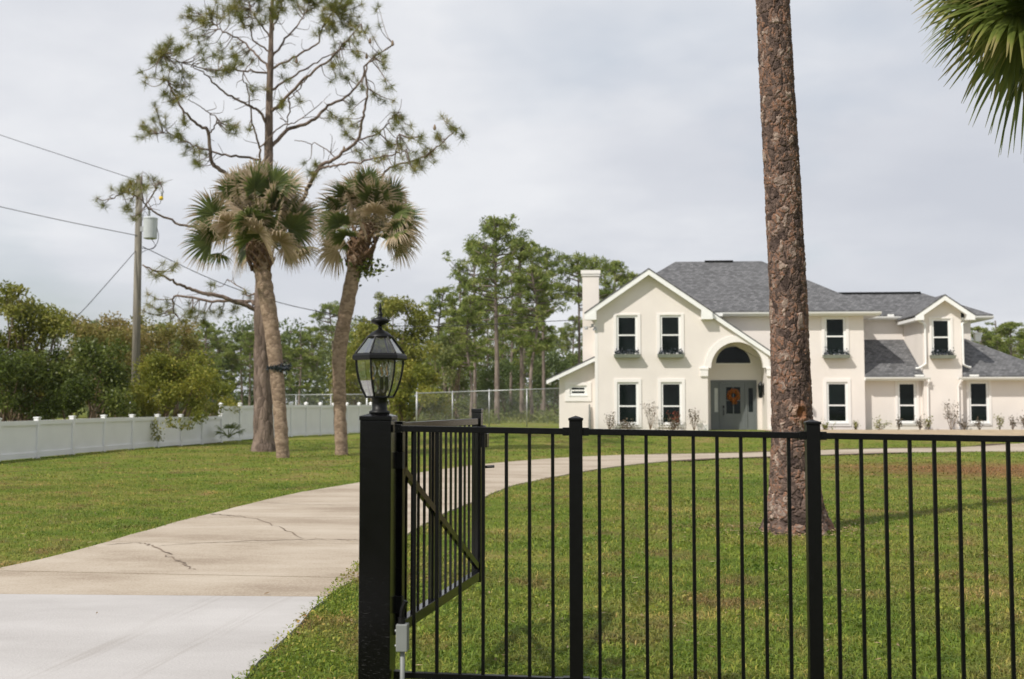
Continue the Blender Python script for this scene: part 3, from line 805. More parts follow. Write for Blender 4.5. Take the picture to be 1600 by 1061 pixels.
# bay
bh = [win(8.62, 9.40, 3.50, 5.08, 1.3, 0.5, True, (0.1, 0.1))]
gw.prism([(8.25, Z0), (9.85, Z0), (9.85, 5.41), (9.1, 5.93), (8.25, 5.34)], bh, 1.3, 1.52)
gw.box(8.25, 8.47, 1.52, 4.2, Z0, 5.25); gw.box(9.63, 9.85, 1.52, 4.2, Z0, 5.25)
# lean-to
lh = [win(-6.70, -5.98, 1.83, 2.25, 0.6, 0.5, False, (0.2, 0.25))]
gw.prism([(-7.15, Z0), (-5.601, Z0), (-5.601, 3.28), (-7.15, 2.55)], lh, 0.6, 0.8)
gw.box(-7.15, -6.95, 0.8, 4.0, Z0, 2.55)
wall = hb(gw, 'wall', M_stucco)
# floor of the porch
hb(MB().box(-0.93, 1.5, -0.25, 1.5, Z0, 0.345), 'porch_step', M_sand)
# chimney
ch = MB().box(-6.15, -5.43, 1.6, 2.6, Z0, 7.05)
cho = hb(ch, 'chimney', M_stucco)
hb(MB().box(-6.19, -5.39, 1.56, 2.64, 7.05, 7.14).box(-6.22, -5.36, 1.53, 2.67, 7.14, 7.30), 'chimney_cap', M_trim, cho)

# roofs
def roof(polys, t, parent=house, name='roof'):
    mb = MB()
    for P in polys: mb.add(*slab_poly(P, t))
    o = hb(mb, name, M_shingle, parent)
    me = o.data
    uvl = me.uv_layers.new(name='UVMap')
    for p in me.polygons:
        nrm = p.normal
        up = Vector((0, 0, 1)) - nrm * nrm.z
        if up.length < 1e-4: up = Vector((0, 1, 0))
        up.normalize(); side = up.cross(nrm)
        for li in p.loop_indices:
            c = me.vertices[me.loops[li].vertex_index].co
            uvl.data[li].uv = (c.dot(side), c.dot(up))
    return o
def hip(u0, u1, w0, w1, ze, r0, r1, wr, zr):
    A, B, C, D = (u0, w0, ze), (u1, w0, ze), (u1, w1, ze), (u0, w1, ze)
    R0, R1 = (r0, wr, zr), (r1, wr, zr)
    if r0 <= u0: return [[A, B, R1, R0], [B, C, R1], [C, D, R0, R1]]
    return [[A, B, R1, R0], [B, C, R1], [C, D, R0, R1], [D, A, R0]]
main_roof = roof(hip(-5.85, 6.40, 0.8, 10.2, 5.42, -1.82, 2.18, 5.5, 8.13), 0.05)
roof(hip(5.5, 12.06, 3.8, 8.6, 5.44, 5.5, 9.7, 6.2, 6.64), 0.05)
roof([[(5.782, 1.15, 2.66), (8.245, 1.15, 2.66), (8.245, 4.2, 4.36), (5.782, 4.2, 4.36)]], 0.05)
roof(hip(9.855, 14.0, 1.15, 7.25, 2.66, 9.855, 10.95, 4.2, 4.39), 0.05)
gl = [(-6.06, -0.36), (-3.37, -0.36), (-3.37, 3.75), (-6.06, 0.9)]
def gp(P): return [(u, w, zt(u)) for u, w in P]
roof([gp([(-6.06, -0.36), (-3.37, -0.36), (-3.37, 3.75), (-6.06, 0.9)]),
      gp([(-3.37, -0.36), (-0.745, -0.36), (-0.745, 0.9), (-3.37, 3.75)]),
      gp([(-0.74, -0.16), (2.48, -0.16), (2.48, 1.195), (-0.74, 1.195)])], 0.06)
def zb(u): return 6.09 - 0.70 * abs(u - 9.1)
roof([[(7.88, .93, zb(7.88)), (9.1, .93, zb(9.1)), (9.1, 5.1, zb(9.1)), (7.88, 3.9, zb(7.88))],
      [(9.1, .93, zb(9.1)), (10.32, .93, zb(10.32)), (10.32, 3.9, zb(10.32)), (9.1, 5.1, zb(9.1))]], 0.05)
roof([[(-7.68, 0.22, 2.52), (-5.605, 0.22, 3.50), (-5.605, 4.1, 3.50), (-7.68, 4.1, 2.52)]], 0.05)
# ridge vents
hb(MB().box(-0.45, 0.85, 5.36, 5.64, 8.08, 8.165), 'ridge_vent', M_dark, main_roof)
hb(MB().box(5.6, 9.6, 6.1, 6.3, 6.6, 6.70), 'ridge_vent', M_dark)
# white eaves: fascia boards and soffits
def ring(u0, u1, w0, w1, ztop, h=0.2, soff=True):
    t = 0.05
    mb = MB()
    z0 = ztop - h
    mb.box(u0 + .02, u1 - .02, w0 + .02, w0 + .02 + t, z0, ztop - 0.052)
    mb.box(u0 + .02, u0 + .02 + t, w0 + .07, w1 - .02, z0, ztop - 0.052)
    mb.box(u1 - .02 - t, u1 - .02, w0 + .07, w1 - .02, z0, ztop - 0.052)
    return mb
mb = ring(-5.85, 6.40, 0.8, 10.2, 5.42, 0.22); mb.box(-5.78, 6.33, 0.87, 1.75, 5.21, 5.24); mb.box(5.3, 6.33, 1.75, 9.9, 5.21, 5.24); mb.box(-5.78, -5.3, 1.75, 9.9, 5.21, 5.24)
hb(mb, 'eave_board', M_white)
mb = ring(5.5, 12.06, 3.8, 8.6, 5.44, 0.2); mb.box(5.79, 11.99, 3.87, 4.4, 5.245, 5.27); mb.box(10.9, 11.99, 4.4, 8.5, 5.245, 5.27)
hb(mb, 'eave_board', M_white)
hb(MB().box(5.783, 8.245, 1.17, 1.22, 2.45, 2.61).box(5.783, 8.245, 1.221, 1.6, 2.455, 2.475), 'eave_board', M_white)
mb = ring(9.855, 14.0, 1.15, 7.25, 2.66, 0.2); mb.box(9.855, 13.93, 1.221, 1.6, 2.465, 2.485); mb.box(13.4, 13.93, 1.6, 7.2, 2.465, 2.485)
hb(mb, 'eave_board', M_white)
def rake(pts, w0, w1, h, name='rake_board'):
    """sloping white board under a gable edge; pts are (u, z of the roof top)"""
    up = [(u, z - 0.055) for u, z in pts]; lo = [(u, z - 0.055 - h) for u, z in pts][::-1]
    return MB().prism(lo[::-1] + up[::-1], [], w0, w1)
mb = rake([(-6.06, zt(-6.06)), (-3.37, zt(-3.37)), (-0.745, zt(-0.745))], -0.345, -0.28, 0.23)
# boxed returns at both ends
mb.prism([(-6.03, 4.99), (-5.56, 4.99), (-5.56, 5.40), (-6.03, 5.08)], [], -0.352, 0.0)
mb.prism([(-1.20, 4.99), (-0.73, 4.99), (-0.73, 5.08), (-1.20, 5.40)], [], -0.352, 0.0)
# soffit boards following the slope
for ua, ub in ((-6.0, -3.37), (-3.37, -0.77)):
    mb.add(*slab_poly([(ua, -0.28, zt(ua) - .24), (ub, -0.28, zt(ub) - .24), (ub, 0.0, zt(ub) - .24), (ua, 0.0, zt(ua) - .24)], 0.02))
hb(mb, 'rake_board', M_white)
mb = rake([(-0.74, zt(-0.74)), (2.48, zt(2.48))], -0.155, -0.09, 0.2)
mb.add(*slab_poly([(-0.7, -0.09, zt(-0.7) - .215), (2.45, -0.09, zt(2.45) - .215), (2.45, 0.0, zt(2.45) - .215), (-0.7, 0.0, zt(-0.7) - .215)], 0.02))
hb(mb, 'rake_board', M_white)
mb = rake([(7.88, zb(7.88)), (9.1, zb(9.1)), (10.32, zb(10.32))], 0.945, 1.0, 0.2)
mb.prism([(7.90, 5.0), (8.22, 5.0), (8.22, 5.33), (7.90, 5.12)], [], 0.94, 1.3)
mb.prism([(9.98, 5.0), (10.30, 5.0), (10.30, 5.12), (9.98, 5.33)], [], 0.94, 1.3)
mb.add(*slab_poly([(8.2, 1.0, zb(8.2) - .2), (9.1, 1.0, zb(9.1) - .2), (9.1, 1.3, zb(9.1) - .2), (8.2, 1.3, zb(8.2) - .2)], 0.02))
mb.add(*slab_poly([(9.1, 1.0, zb(9.1) - .2), (10.0, 1.0, zb(10.0) - .2), (10.0, 1.3, zb(10.0) - .2), (9.1, 1.3, zb(9.1) - .2)], 0.02))
mb.box(7.92, 8.245, 1.31, 4.0, 5.0, 5.12); mb.box(9.855, 10.28, 1.31, 4.0, 5.0, 5.12)
hb(mb, 'rake_board', M_white)
mb = rake([(-7.68, 2.52), (-5.605, 3.50)], 0.23, 0.29, 0.16)
mb.box(-7.67, -7.61, 0.291, 4.0, 2.32, 2.47)
mb.add(*slab_poly([(-7.6, 0.29, 2.40), (-5.61, 0.29, 3.34), (-5.61, 0.6, 3.34), (-7.6, 0.6, 2.40)], 0.02))
hb(mb, 'rake_board', M_white)
# gutters along the level eaves
def gutter(u0, u1, w, ztop):
    V = []
    prof = [(0, 0), (0, -0.11), (-0.05, -0.115), (-0.095, -0.06), (-0.11, 0.0), (-0.10, 0.0), (-0.085, -0.055), (-0.045, -0.10), (-0.01, -0.10), (-0.01, 0)]
    n = len(prof)
    for u in (u0, u1):
        for a, b in prof: V.append((u, w + a, ztop + b))
    F = [(i, (i + 1) % n, (i + 1) % n + n, i + n) for i in range(n)] + [tuple(range(n))[::-1], tuple(range(n, 2 * n))]
    return MB().add(V, F)
hb(gutter(-0.2, 6.42, 0.818, 5.35), 'gutter', M_white)
hb(gutter(5.80, 12.06, 3.818, 5.37), 'gutter', M_white)
hb(gutter(5.79, 8.48, 1.168, 2.60), 'gutter', M_white)
hb(gutter(9.62, 14.0, 1.168, 2.60), 'gutter', M_white)
for u in (7.85, 10.1):
    hb(MB().box(u, u + .36, 1.08, 1.24, 2.62, 2.70), 'splash_guard', M_white)
hb(MB().box(7.45, 7.72, 3.72, 3.95, 5.36, 5.47), 'splash_guard', M_white)
def spout(pts, r=0.045):
    P = spline(pts, 5)
    return MB().tube(P, r, 8)
hb(spout([(8.02, 1.20, 5.10), (8.10, 1.28, 4.98), (8.30, 1.22, 4.85), (8.33, 1.22, 4.6), (8.33, 1.22, 3.3), (8.30, 1.20, 3.15), (8.10, 1.35, 3.0), (7.98, 1.45, 2.98)]), 'downspout', M_white, smooth=True)
hb(spout([(10.20, 1.6, 5.1), (10.12, 1.5, 4.98), (9.90, 1.32, 4.85), (9.90, 1.28, 4.6), (9.90, 1.28, 3.3), (9.93, 1.28, 3.12), (10.15, 1.40, 3.03), (10.26, 1.45, 3.02)]), 'downspout', M_white, smooth=True)
hb(spout([(8.42, 1.12, 2.5), (8.42, 1.12, 2.38), (8.40, 1.24, 2.2), (8.40, 1.24, 1.9), (8.40, 1.24, 0.5), (8.40, 1.18, 0.40)], 0.04), 'downspout', M_trim, smooth=True)
hb(spout([(9.72, 1.12, 2.5), (9.72, 1.14, 2.38), (9.66, 1.23, 2.2), (9.66, 1.24, 1.9), (9.66, 1.24, 0.5), (9.66, 1.18, 0.40)], 0.04), 'downspout', M_trim, smooth=True)
hb(MB().box(11.5, 11.75, 4.5, 4.75, 4.3, 4.62).box(11.46, 11.79, 4.46, 4.79, 4.62, 4.68), 'roof_vent', M_white)
# corner board on the left of the gable
hb(MB().box(-5.63, -5.50, -0.012, 0.1, Z0, 4.99), 'corner_board', M_trim)
# windows
for (u0, u1, z0, z1, w, rail, box, trim) in WINS:
    tx, tz = trim
    botz = 0.06 if box else tz
    w_ = MB().prism(rect(u0 - tx, u1 + tx, z0 - botz, z1 + (0.07 if box else 0.14)), [rect(u0 - 0.002, u1 + 0.002, z0 - 0.002, z1 + 0.002)], w - 0.035, w - 0.001)
    hb(w_, 'window_surround', M_trim)
    zr = z0 + (z1 - z0) * rail
    fr = MB(); ft = 0.09; fw = w + 0.02
    fr.prism(rect(u0, u1, z0, z1), [rect(u0 + ft, u1 - ft, z0 + ft, zr - 0.03), rect(u0 + ft, u1 - ft, zr + 0.03, z1 - ft)], fw, fw + 0.07)
    wo = hb(fr, 'window', M_white)
    hb(MB().box(u0 + ft - .01, u1 - ft + .01, fw + 0.04, fw + 0.05, zr + 0.02, z1 - ft + .01), 'pane', M_glass, wo)
    hb(MB().box(u0 + ft - .01, u1 - ft + .01, fw + 0.025, fw + 0.035, z0 + ft - .01, zr - 0.02), 'pane', M_glass, wo)
    hb(MB().box(u0 - 0.03, u1 + 0.03, w - 0.055, w + 0.019, z0 - 0.035, z0 + 0.0), 'window_sill', M_white, wo)
    if box:
        bo = MB()
        bu0, bu1 = u0 - 0.13, u1 + 0.13
        bo.add([(bu0 + .04, w - .30, z0 - .12), (bu1 - .04, w - .30, z0 - .12), (bu1 - .04, w - .037, z0 - .12), (bu0 + .04, w - .037, z0 - .12),
                (bu0, w - .34, z0 + .02), (bu1, w - .34, z0 + .02), (bu1, w - .037, z0 + .02), (bu0, w - .037, z0 + .02)],
               [(0, 3, 2, 1), (4, 5, 6, 7), (0, 1, 5, 4), (1, 2, 6, 5), (2, 3, 7, 6), (3, 0, 4, 7)])
        fb = hb(bo, 'window_box', M_boxw)
        r_ = np.random.default_rng(int(abs(u0 * 100)))
        C = np.stack((r_.uniform(bu0 + .06, bu1 - .06, 260), r_.uniform(w - .30, w - .08, 260), z0 - HZ + .02 + np.abs(r_.normal(0, .11, 260))), 1)
        Vv, Qq, tt = cards(C, 0.09, 0.55, r_)
        link('flowers', np_mesh('flowers', Vv, Qq, None, {'tone': tt}), fb, M_flower)
# porch: arch moulding, capitals, door unit, transom
mo = [(AC + (AR + .27) * math.cos(a), AZ + (AR + .27) * math.sin(a)) for a in np.linspace(0, math.pi, 25)]
mi = [(AC + (AR + .003) * math.cos(a), AZ + (AR + .003) * math.sin(a)) for a in np.linspace(math.pi, 0, 25)]
hb(MB().prism(mo + mi, [], -0.05, -0.001), 'arch_moulding', M_trim)
for a, b in ((-1.24, -0.925), (1.495, 1.83)):
    hb(MB().box(a, b, -0.07, -0.001, 2.62, 3.0).box(a - .02, b + .02, -0.09, -0.001, 2.90, 2.966), 'capital', M_trim)
    hb(MB().box(a + 0.1, b - 0.02 if a < 0 else b - .1, -0.03, -0.001, 0.25, 0.62), 'pilaster_base', M_trim)
fan = [(AC + .03 - 0.80, 3.17)] + [(AC + .03 + 0.80 * math.cos(a), 3.17 + 0.80 * math.sin(a)) for a in np.linspace(math.pi, 0, 21)[1:-1]] + [(AC + .03 + 0.80, 3.17)]
fan = fan[::-1]
cx_ = AC + .03
inn = [(cx_ - 0.74, 3.22)] + [(cx_ + 0.74 * math.cos(a), 3.20 + 0.74 * math.sin(a)) for a in np.linspace(math.pi * .97, math.pi * .03, 19)] + [(cx_ + 0.74, 3.22)]
inn = inn[::-1]
tro = hb(MB().prism(fan, [inn], 1.49, 1.56), 'transom_window', M_trim)
hb(MB().prism(fan, [], 1.545, 1.555), 'pane', M_glass, tro)
du0, du1, dz1 = -0.655, 1.295, 2.485
frm = MB().prism(rect(du0, du1, 0.345, dz1), [rect(-0.57, -0.27, 0.42, 2.38), rect(-0.20, 0.80, 0.36, 2.36), rect(0.88, 1.21, 0.42, 2.38)], 1.47, 1.60)
dfr = hb(frm, 'door_frame', M_door)
for a, b, mm, nm in ((-0.57, -0.27, M_curtain, 'sidelight'), (0.88, 1.21, M_glass, 'sidelight')):
    so = hb(MB().prism(rect(a, b, 0.42, 2.38), [rect(a + .07, b - .07, 1.12, 2.15)], 1.51, 1.56), nm, M_door)
    hb(MB().box(a + .06, b - .06, 1.535, 1.545, 1.11, 2.16), 'pane', mm, so)
    if mm is M_curtain: so['label'] = 'left sidelight with a pale blind behind the glass'
dl = MB().prism(rect(-0.195, 0.795, 0.365, 2.355), [rect(0.0, 0.285, 1.05, 1.60), rect(0.325, 0.60, 1.05, 1.60), rect(0.0, 0.285, 1.64, 2.19), rect(0.325, 0.60, 1.64, 2.19)], 1.50, 1.55)
dl.prism(rect(-0.06, 0.66, 0.50, 0.92), [rect(0.0, 0.60, 0.56, 0.86)], 1.488, 1.4995)
dob = hb(dl, 'front_door', M_door)
for a, b in ((-.01, .295), (.315, .61)):
    for c, d in ((1.04, 1.61), (1.63, 2.2)):
        hb(MB().box(a, b, 1.52, 1.53, c, d), 'pane', M_glass, dob)
hb(MB().tube([(-0.12, 1.46, 1.22), (-0.12, 1.44, 1.15), (-0.12, 1.44, 1.05), (-0.12, 1.47, 0.98)], 0.018, 8).box(-0.15, -0.09, 1.47, 1.50, 1.28, 1.40), 'door_handle', M_dark, dob)
# wall lantern in the porch
wl = MB()
LX, LZ = 1.36, 0
wl.box(1.485, 1.50, 0.72, 0.88, 1.85, 2.35)
wl.bar((1.49, .80, 2.25), (1.33, .80, 2.36), .03, .03)
hbm = hb(wl, 'wall_lantern', M_dark)
hb(MB().lathe([(.02, 2.42), (.05, 2.38), (.12, 2.26), (.115, 2.24)], 1.36, .8, 8).lathe([(.05, 1.72), (.09, 1.76), (.09, 1.80)], 1.36, .8, 8)
   .bar((1.28, .8, 1.8), (1.25, .8, 2.24), .015, .015).bar((1.44, .8, 1.8), (1.47, .8, 2.24), .015, .015).bar((1.36, .72, 1.8), (1.36, .69, 2.24), .015, .015), 'lantern_frame', M_dark, hbm)
hb(MB().lathe([(.07, 1.80), (.10, 2.235)], 1.36, .8, 8), 'lantern_glass', M_glass, hbm)
# floodlight under the left eave
fl = MB().box(-5.78, -5.66, 0.05, 0.17, 4.72, 4.84).tube([(-5.72, .1, 4.76), (-5.8, -.05, 4.68)], .02, 6)
fl.lathe([(.03, 4.72), (.08, 4.62), (.085, 4.56)], -5.62, -.02, 10).lathe([(.03, 4.74), (.07, 4.66), (.07, 4.60)], -5.98, -.02, 10)
fl.bar((-6.1, .02, 4.70), (-5.62, .02, 4.72), .03, .03)
hb(fl, 'floodlight', M_galv)
hb(MB().tube([(-5.86, .5, 0.3), (-5.85, .5, 1.0), (-5.86, .5, 1.45)], [.06, .05, .03], 8), 'utility_conduit', M_grey)
# wreath: hangs on the door
r_ = np.random.default_rng(5)
n = 700
a = r_.uniform(0, 2 * np.pi, n); b = r_.uniform(0, 2 * np.pi, n); rr = r_.uniform(.03, .10, n)
R_ = 0.22 + rr * np.cos(b)
C = np.stack((R_ * np.cos(a), -0.02 - np.abs(rr * np.sin(b)), R_ * np.sin(a)), 1)
C = np.vstack((C, np.stack((r_.normal(.05, .05, 60), r_.uniform(-.1, -.02, 60), r_.uniform(-.42, -.28, 60)), 1)))
Vv, Qq, tt = cards(C, 0.085, 0.6, r_)
cs, sn = math.cos(YAW), math.sin(YAW)
def hw(u, w, z): return (9.1 + u * cs - w * sn, 46.7 + u * sn + w * cs, z)
wr = link('wreath', np_mesh('wreath', Vv, Qq, None, {'tone': tt}), None, M_orange)
wr.location = hw(0.31, 1.47, 1.84); wr.rotation_euler = (0, 0, YAW); wr.scale = (.9, .9, .9)
tag(wr, 'orange autumn leaf wreath hanging on the grey front door', 'wreath')
# planting bed along the walls
V = [hw(2.3, -.05, 0), hw(2.3, 1.2, 0), hw(5.7, 1.2, 0), hw(14, 1.6, 0), hw(14, 0.2, 0), hw(6, 0.0, 0), hw(4, -.15, 0)]
mb = MB().add(*slab_poly([(x, y, HZ + .02) for x, y, z in V][::-1], 0.1)); o = mb.build('planting_bed', M_mulch); tag(o, 'dark mulch strip along the right part of the house', kind='structure')
xs = np.linspace(10.2, 34, 60); ys = np.linspace(0, 1, 6); r_ = np.random.default_rng(2)
fr = 42.0 + .25 * np.sin(xs * 1.3) + r_.normal(0, .12, 60) + .9 * (1 - sstep(10.2, 13, xs))
BX, BY = np.meshgrid(xs, ys, indexing='ij'); YY = fr[:, None] * (1 - BY) + 46.4 * BY
V = np.stack((BX, YY, gz(BX, YY) + .045), -1).reshape(-1, 3); I = np.arange(360).reshape(60, 6)
o = link('dry_border', np_mesh('dry_border', V, np.stack((I[:-1, :-1], I[1:, :-1], I[1:, 1:], I[:-1, 1:]), -1).reshape(-1, 4)), None, M_sand)
tag(o, 'pale dry strip between the lawn and the mulch', kind='structure')
# small shrubs in the bed
def shrub(u, w, h, width, label, lm=M_shrub, n=160, seed=0, size=.07):
    r_ = np.random.default_rng(seed + 100)
    p = hw(u, w, HZ + .0)
    e = empty('shrub', p)
    tag(e, label, 'shrub', 'young shrubs along the house wall')
    st = MB(); tips = []
    for k in range(7):
        d = np.array((r_.normal(0, .35) * width / max(h, .3), r_.normal(0, .25) * width / max(h, .3), 1.0))
        q = [np.zeros(3), d * h * .4 + r_.normal(0, .03, 3), d * h * .8 + r_.normal(0, .05, 3)]
        P = spline(q, 4); st.tube(P, np.linspace(.012, .004, len(P)), 4, False)
        tips += [P[i] for i in range(4, len(P))]
    st.build('stem', M_cane, e)
    tips = np.array(tips)
    C = tips[r_.integers(0, len(tips), n)] + r_.normal(0, .09, (n, 3)) * np.array((width, width, .9))
    C[:, 2] = np.abs(C[:, 2]) + .02
    Vv, Qq, tt = cards(C, size, .5, r_)
    link('leaves', np_mesh('leaves', Vv, Qq, None, {'tone': tt}), e, lm)
SHR = [(-5.05, -.35, .75, .5, 'grey brown twiggy shrub left of the lower left gable window', M_shrub, 130),
       (-4.25, -.45, .4, .9, 'low dry shrub below the lower left gable window', M_shrub, 220),
       (-3.35, -.4, 1.35, .5, 'tallest leggy shrub between the two lower gable windows', M_shrub, 90),
       (-2.45, -.45, .45, .8, 'low dry shrub below the window beside the porch', M_shrub, 200),
       (-2.35, -.32, .85, .4, 'red leaved shrub in front of the window beside the porch', M_red, 70),
       (-1.55, -.4, .95, .5, 'sparse grey shrub right beside the arched porch', M_shrub, 150),
       (4.0, .75, .3, .5, 'tiny green shrub at the left foot of the main block window', M_olive, 110),
       (5.25, .75, .35, .45, 'tiny green shrub at the corner of the main block', M_olive, 110),
       (6.3, 1.0, .4, .5, 'small green shrub in the recess beside the main block', M_olive, 120),
       (7.1, 1.0, .55, .5, 'dry twiggy shrub left of the recess window', M_shrub, 110),
       (7.95, .95, .5, .5, 'dry bush right of the recess window', M_shrub, 130),
       (8.3, .9, .5, .4, 'low green shrub at the left downspout of the bay', M_olive, 90),
       (9.2, .85, 1.35, .55, 'tall dark shrub in front of the bay wall', M_shrub, 190),
       (9.75, .9, .5, .4, 'brown twiggy shrub at the right downspout of the bay', M_shrub, 90),
       (10.4, 1.0, .5, .4, 'thin dry shrub under the garage window', M_shrub, 90),
       (11.25, 1.05, .65, .5, 'green shrub right of the garage window', M_olive, 120),
       (11.75, 1.0, .6, .4, 'rust coloured shrub near the right frame edge', M_shrub, 110),
       (12.3, 1.05, .65, .5, 'pale leggy shrub furthest right along the garage wall', M_shrub, 100)]
for i, (u, w, h, wd_, lb, lm, n_) in enumerate(SHR):
    shrub(u, w, h, wd_, lb, lm, n_, i, .085)

# ================================================================ FENCE, PILLAR, GATE, LANTERN
FY = rad(4.7)
def fp(s, z=0.0, off=0.0):
    """point on the railing line: s along it (0 at the left line post), off to the back"""
    return np.array((0.304 + s * math.cos(FY) + off * math.sin(FY), 5.35 - s * math.sin(FY) + off * math.cos(FY), z))
def ft(s): return 1.365 - 0.0150 * s
def fbz(s): return 0.207 - 0.0165 * s - 0.012
fence = empty('metal_railing', fp(0), -FY)
tag(fence, 'black metal railing with thin square pickets on the lawn edge', 'railing')
SP = 0.1106
def fb(mb, name, m=M_black, par=None, **kw):
    return mb.build(name, m, par or fence, **kw)
pk = MB().box(-.008, .008, -.008, .008, 0, 1).build('picket', M_black, fence)
first = True
for k in list(range(-7, 42)):
    if k % 10 == 0: continue
    s = k * SP
    o = pk if first else pk.copy()
    if not first:
        COL.objects.link(o); o.parent = fence
    first = False
    o.location = (s, 0, fbz(s) - .01)
    o.scale = (1, 1, ft(s) - fbz(s) + .015)
def post(k):
    s = k * SP; t_ = ft(s) + 0.052
    mb = MB().box(s - .0315, s + .0315, -.0315, .0315, -.35, t_)
    p = fb(mb, 'post', bevel=.003)
    q = .035
    V = [(s - q, -q, t_), (s + q, -q, t_), (s + q, q, t_), (s - q, q, t_), (s - q, -q, t_ + .012), (s + q, -q, t_ + .012), (s + q, q, t_ + .012), (s - q, q, t_ + .012), (s, 0, t_ + .024)]
    fb(MB().add(V, [(0, 3, 2, 1), (0, 1, 5, 4), (1, 2, 6, 5), (2, 3, 7, 6), (3, 0, 4, 7), (4, 5, 8), (5, 6, 8), (6, 7, 8), (7, 4, 8)]), 'post_cap', M_black, p, bevel=.002)
for k in (0, 10, 20, 30, 40): post(k)
ends = [-7.85, -0.3] 
for a, b in ((-7.85, -.29), (.29, 9.71), (10.29, 19.71), (20.29, 29.71), (30.29, 39.71)):
    sa, sb = a * SP, b * SP
    fb(MB().bar((sa, 0, ft(sa)), (sb, 0, ft(sb)), .032, .029), 'rail', bevel=.002)
    fb(MB().bar((sa, 0, fbz(sa)), (sb, 0, fbz(sb)), .032, .029), 'rail', bevel=.002)
    for s_, sg in ((sa, 1), (sb, -1)):
        for zf in (ft, fbz):
            mbr = MB()
            mbr.box(min(s_, s_ + sg * .03), max(s_, s_ + sg * .03), -.02, .02, zf(s_) - .019, zf(s_) + .019)
            mbr.tube([(s_ + sg * .015, -.024, zf(s_)), (s_ + sg * .015, -.019, zf(s_))], .005, 6)
            fb(mbr, 'rail_bracket')
# pillar
PC = fp(-.952)
pil = empty('gate_pillar', (PC[0], PC[1], 0), -FY)
tag(pil, 'thick square black pillar carrying the lantern at the gate', 'gate pillar')
HW = .0755
MB().box(-HW, HW, -HW, HW, -.4, 1.418).build('pillar_shaft', M_pillar, pil, bevel=.004)
MB().box(-HW - .003, HW + .003, -HW - .003, HW + .003, 1.418, 1.438).add(
    [(-HW - .003, -HW - .003, 1.438), (HW + .003, -HW - .003, 1.438), (HW + .003, HW + .003, 1.438), (-HW - .003, HW + .003, 1.438),
     (-.045, -.045, 1.449), (.045, -.045, 1.449), (.045, .045, 1.449), (-.045, .045, 1.449)],
    [(4, 5, 6, 7), (0, 1, 5, 4), (1, 2, 6, 5), (2, 3, 7, 6), (3, 0, 4, 7)]).build('pillar_cap', M_pillar, pil, bevel=.003)
# lantern on the pillar (local z = 0 at 1.449)
lan = empty('post_lantern', (PC[0] + .004, PC[1], 1.449), rad(0))
lan.scale = (1.1, 1.1, 1.0)
tag(lan, 'black six sided lantern with clear glass panes on top of the gate pillar', 'lantern')
MB().lathe([(.046, 0), (.046, .012), (.033, .017), (.033, .07), (.035, .072), (.035, .078), (.03, .08)], n=24).build('lantern_base', M_dark, lan, smooth=True)
zb0, zg1 = .080, .262
ANG = [rad(-(45 + 60 * k)) for k in range(6)]
def hexring(r, z): return [(r * math.cos(a), r * math.sin(a), z) for a in ANG]
prof = [(.060, .080), (.078, .118), (.091, .160), (.100, .205), (.104, .240), (.105, .262)]
def hexplate(rz):
    V = []; F = []
    for r, z in rz: V += hexring(r, z)
    n = len(rz)
    for i in range(n - 1):
        for k in range(6):
            k2 = (k + 1) % 6
            F.append((i * 6 + k, (i + 1) * 6 + k, (i + 1) * 6 + k2, i * 6 + k2))
    F.append(tuple(range(6))); F.append(tuple((n - 1) * 6 + k for k in range(6))[::-1])
    return MB().add(V, F)
hexplate([(.062, .076), (.064, .078), (.064, .084), (.058, .086)]).build('bottom_ring', M_dark, lan)
for k in range(6):
    MB().tube([(r * math.cos(ANG[k]), r * math.sin(ANG[k]), z) for r, z in prof], .0046, 6).build('glazing_bar', M_dark, lan)
    a0, a1 = ANG[k], ANG[(k + 1) % 6]
    V = []; 
    for r, z in prof:
        for f_ in (0, 1):
            a = a0 if f_ == 0 else a1
            V.append((r * math.cos(a) * .985, r * math.sin(a) * .985, z))
    F = [(2 * i, 2 * i + 1, 2 * i + 3, 2 * i + 2) for i in range(len(prof) - 1)]
    MB().add(V, F).build('glass_pane', M_clear, lan)
# rim: open hexagonal band
V = []; F = []
rp = [(.098, .262), (.114, .258), (.122, .266), (.121, .280), (.113, .290), (.098, .292)]
for r, z in rp: V += hexring(r, z)
for i in range(len(rp)):
    i2 = (i + 1) % len(rp)
    for k in range(6):
        k2 = (k + 1) % 6
        F.append((i * 6 + k, i2 * 6 + k, i2 * 6 + k2, i * 6 + k2))
MB().add(V, F).build('rim', M_dark, lan)
rprof = [(.108, .292), (.085, .325), (.066, .352), (.054, .372)]
for k in range(6):
    MB().tube([(r * math.cos(ANG[k]), r * math.sin(ANG[k]), z) for r, z in rprof], .0046, 6).build('roof_bar', M_dark, lan)
    a0, a1 = ANG[k], ANG[(k + 1) % 6]
    V = []
    for r, z in rprof:
        V += [(r * math.cos(a0) * .985, r * math.sin(a0) * .985, z), (r * math.cos(a1) * .985, r * math.sin(a1) * .985, z)]
    MB().add(V, [(2 * i, 2 * i + 1, 2 * i + 3, 2 * i + 2) for i in range(len(rprof) - 1)]).build('roof_glass', M_clear, lan)
MB().lathe([(.056, .368), (.056, .374), (.048, .384), (.030, .398), (.012, .408), (.008, .418), (.008, .428), (.018, .431), (.036, .441), (.041, .449), (.039, .456), (.028, .462),
            (.012, .468), (.009, .478), (.012, .482), (.009, .486), (.006, .505), (.0085, .510), (.005, .516), (.002, .536)], n=24).build('finial', M_dark, lan, smooth=True)
MB().lathe([(.022, .086), (.020, .10), (.012, .112), (.007, .118)], n=14).build('cluster_hub', M_dark, lan, smooth=True)
M_fil = plain('amber_filament', (0.55, 0.27, 0.08), 0.4)
M_sock = plain('brass_socket', (0.55, 0.36, 0.10), 0.4, metal=0.5)
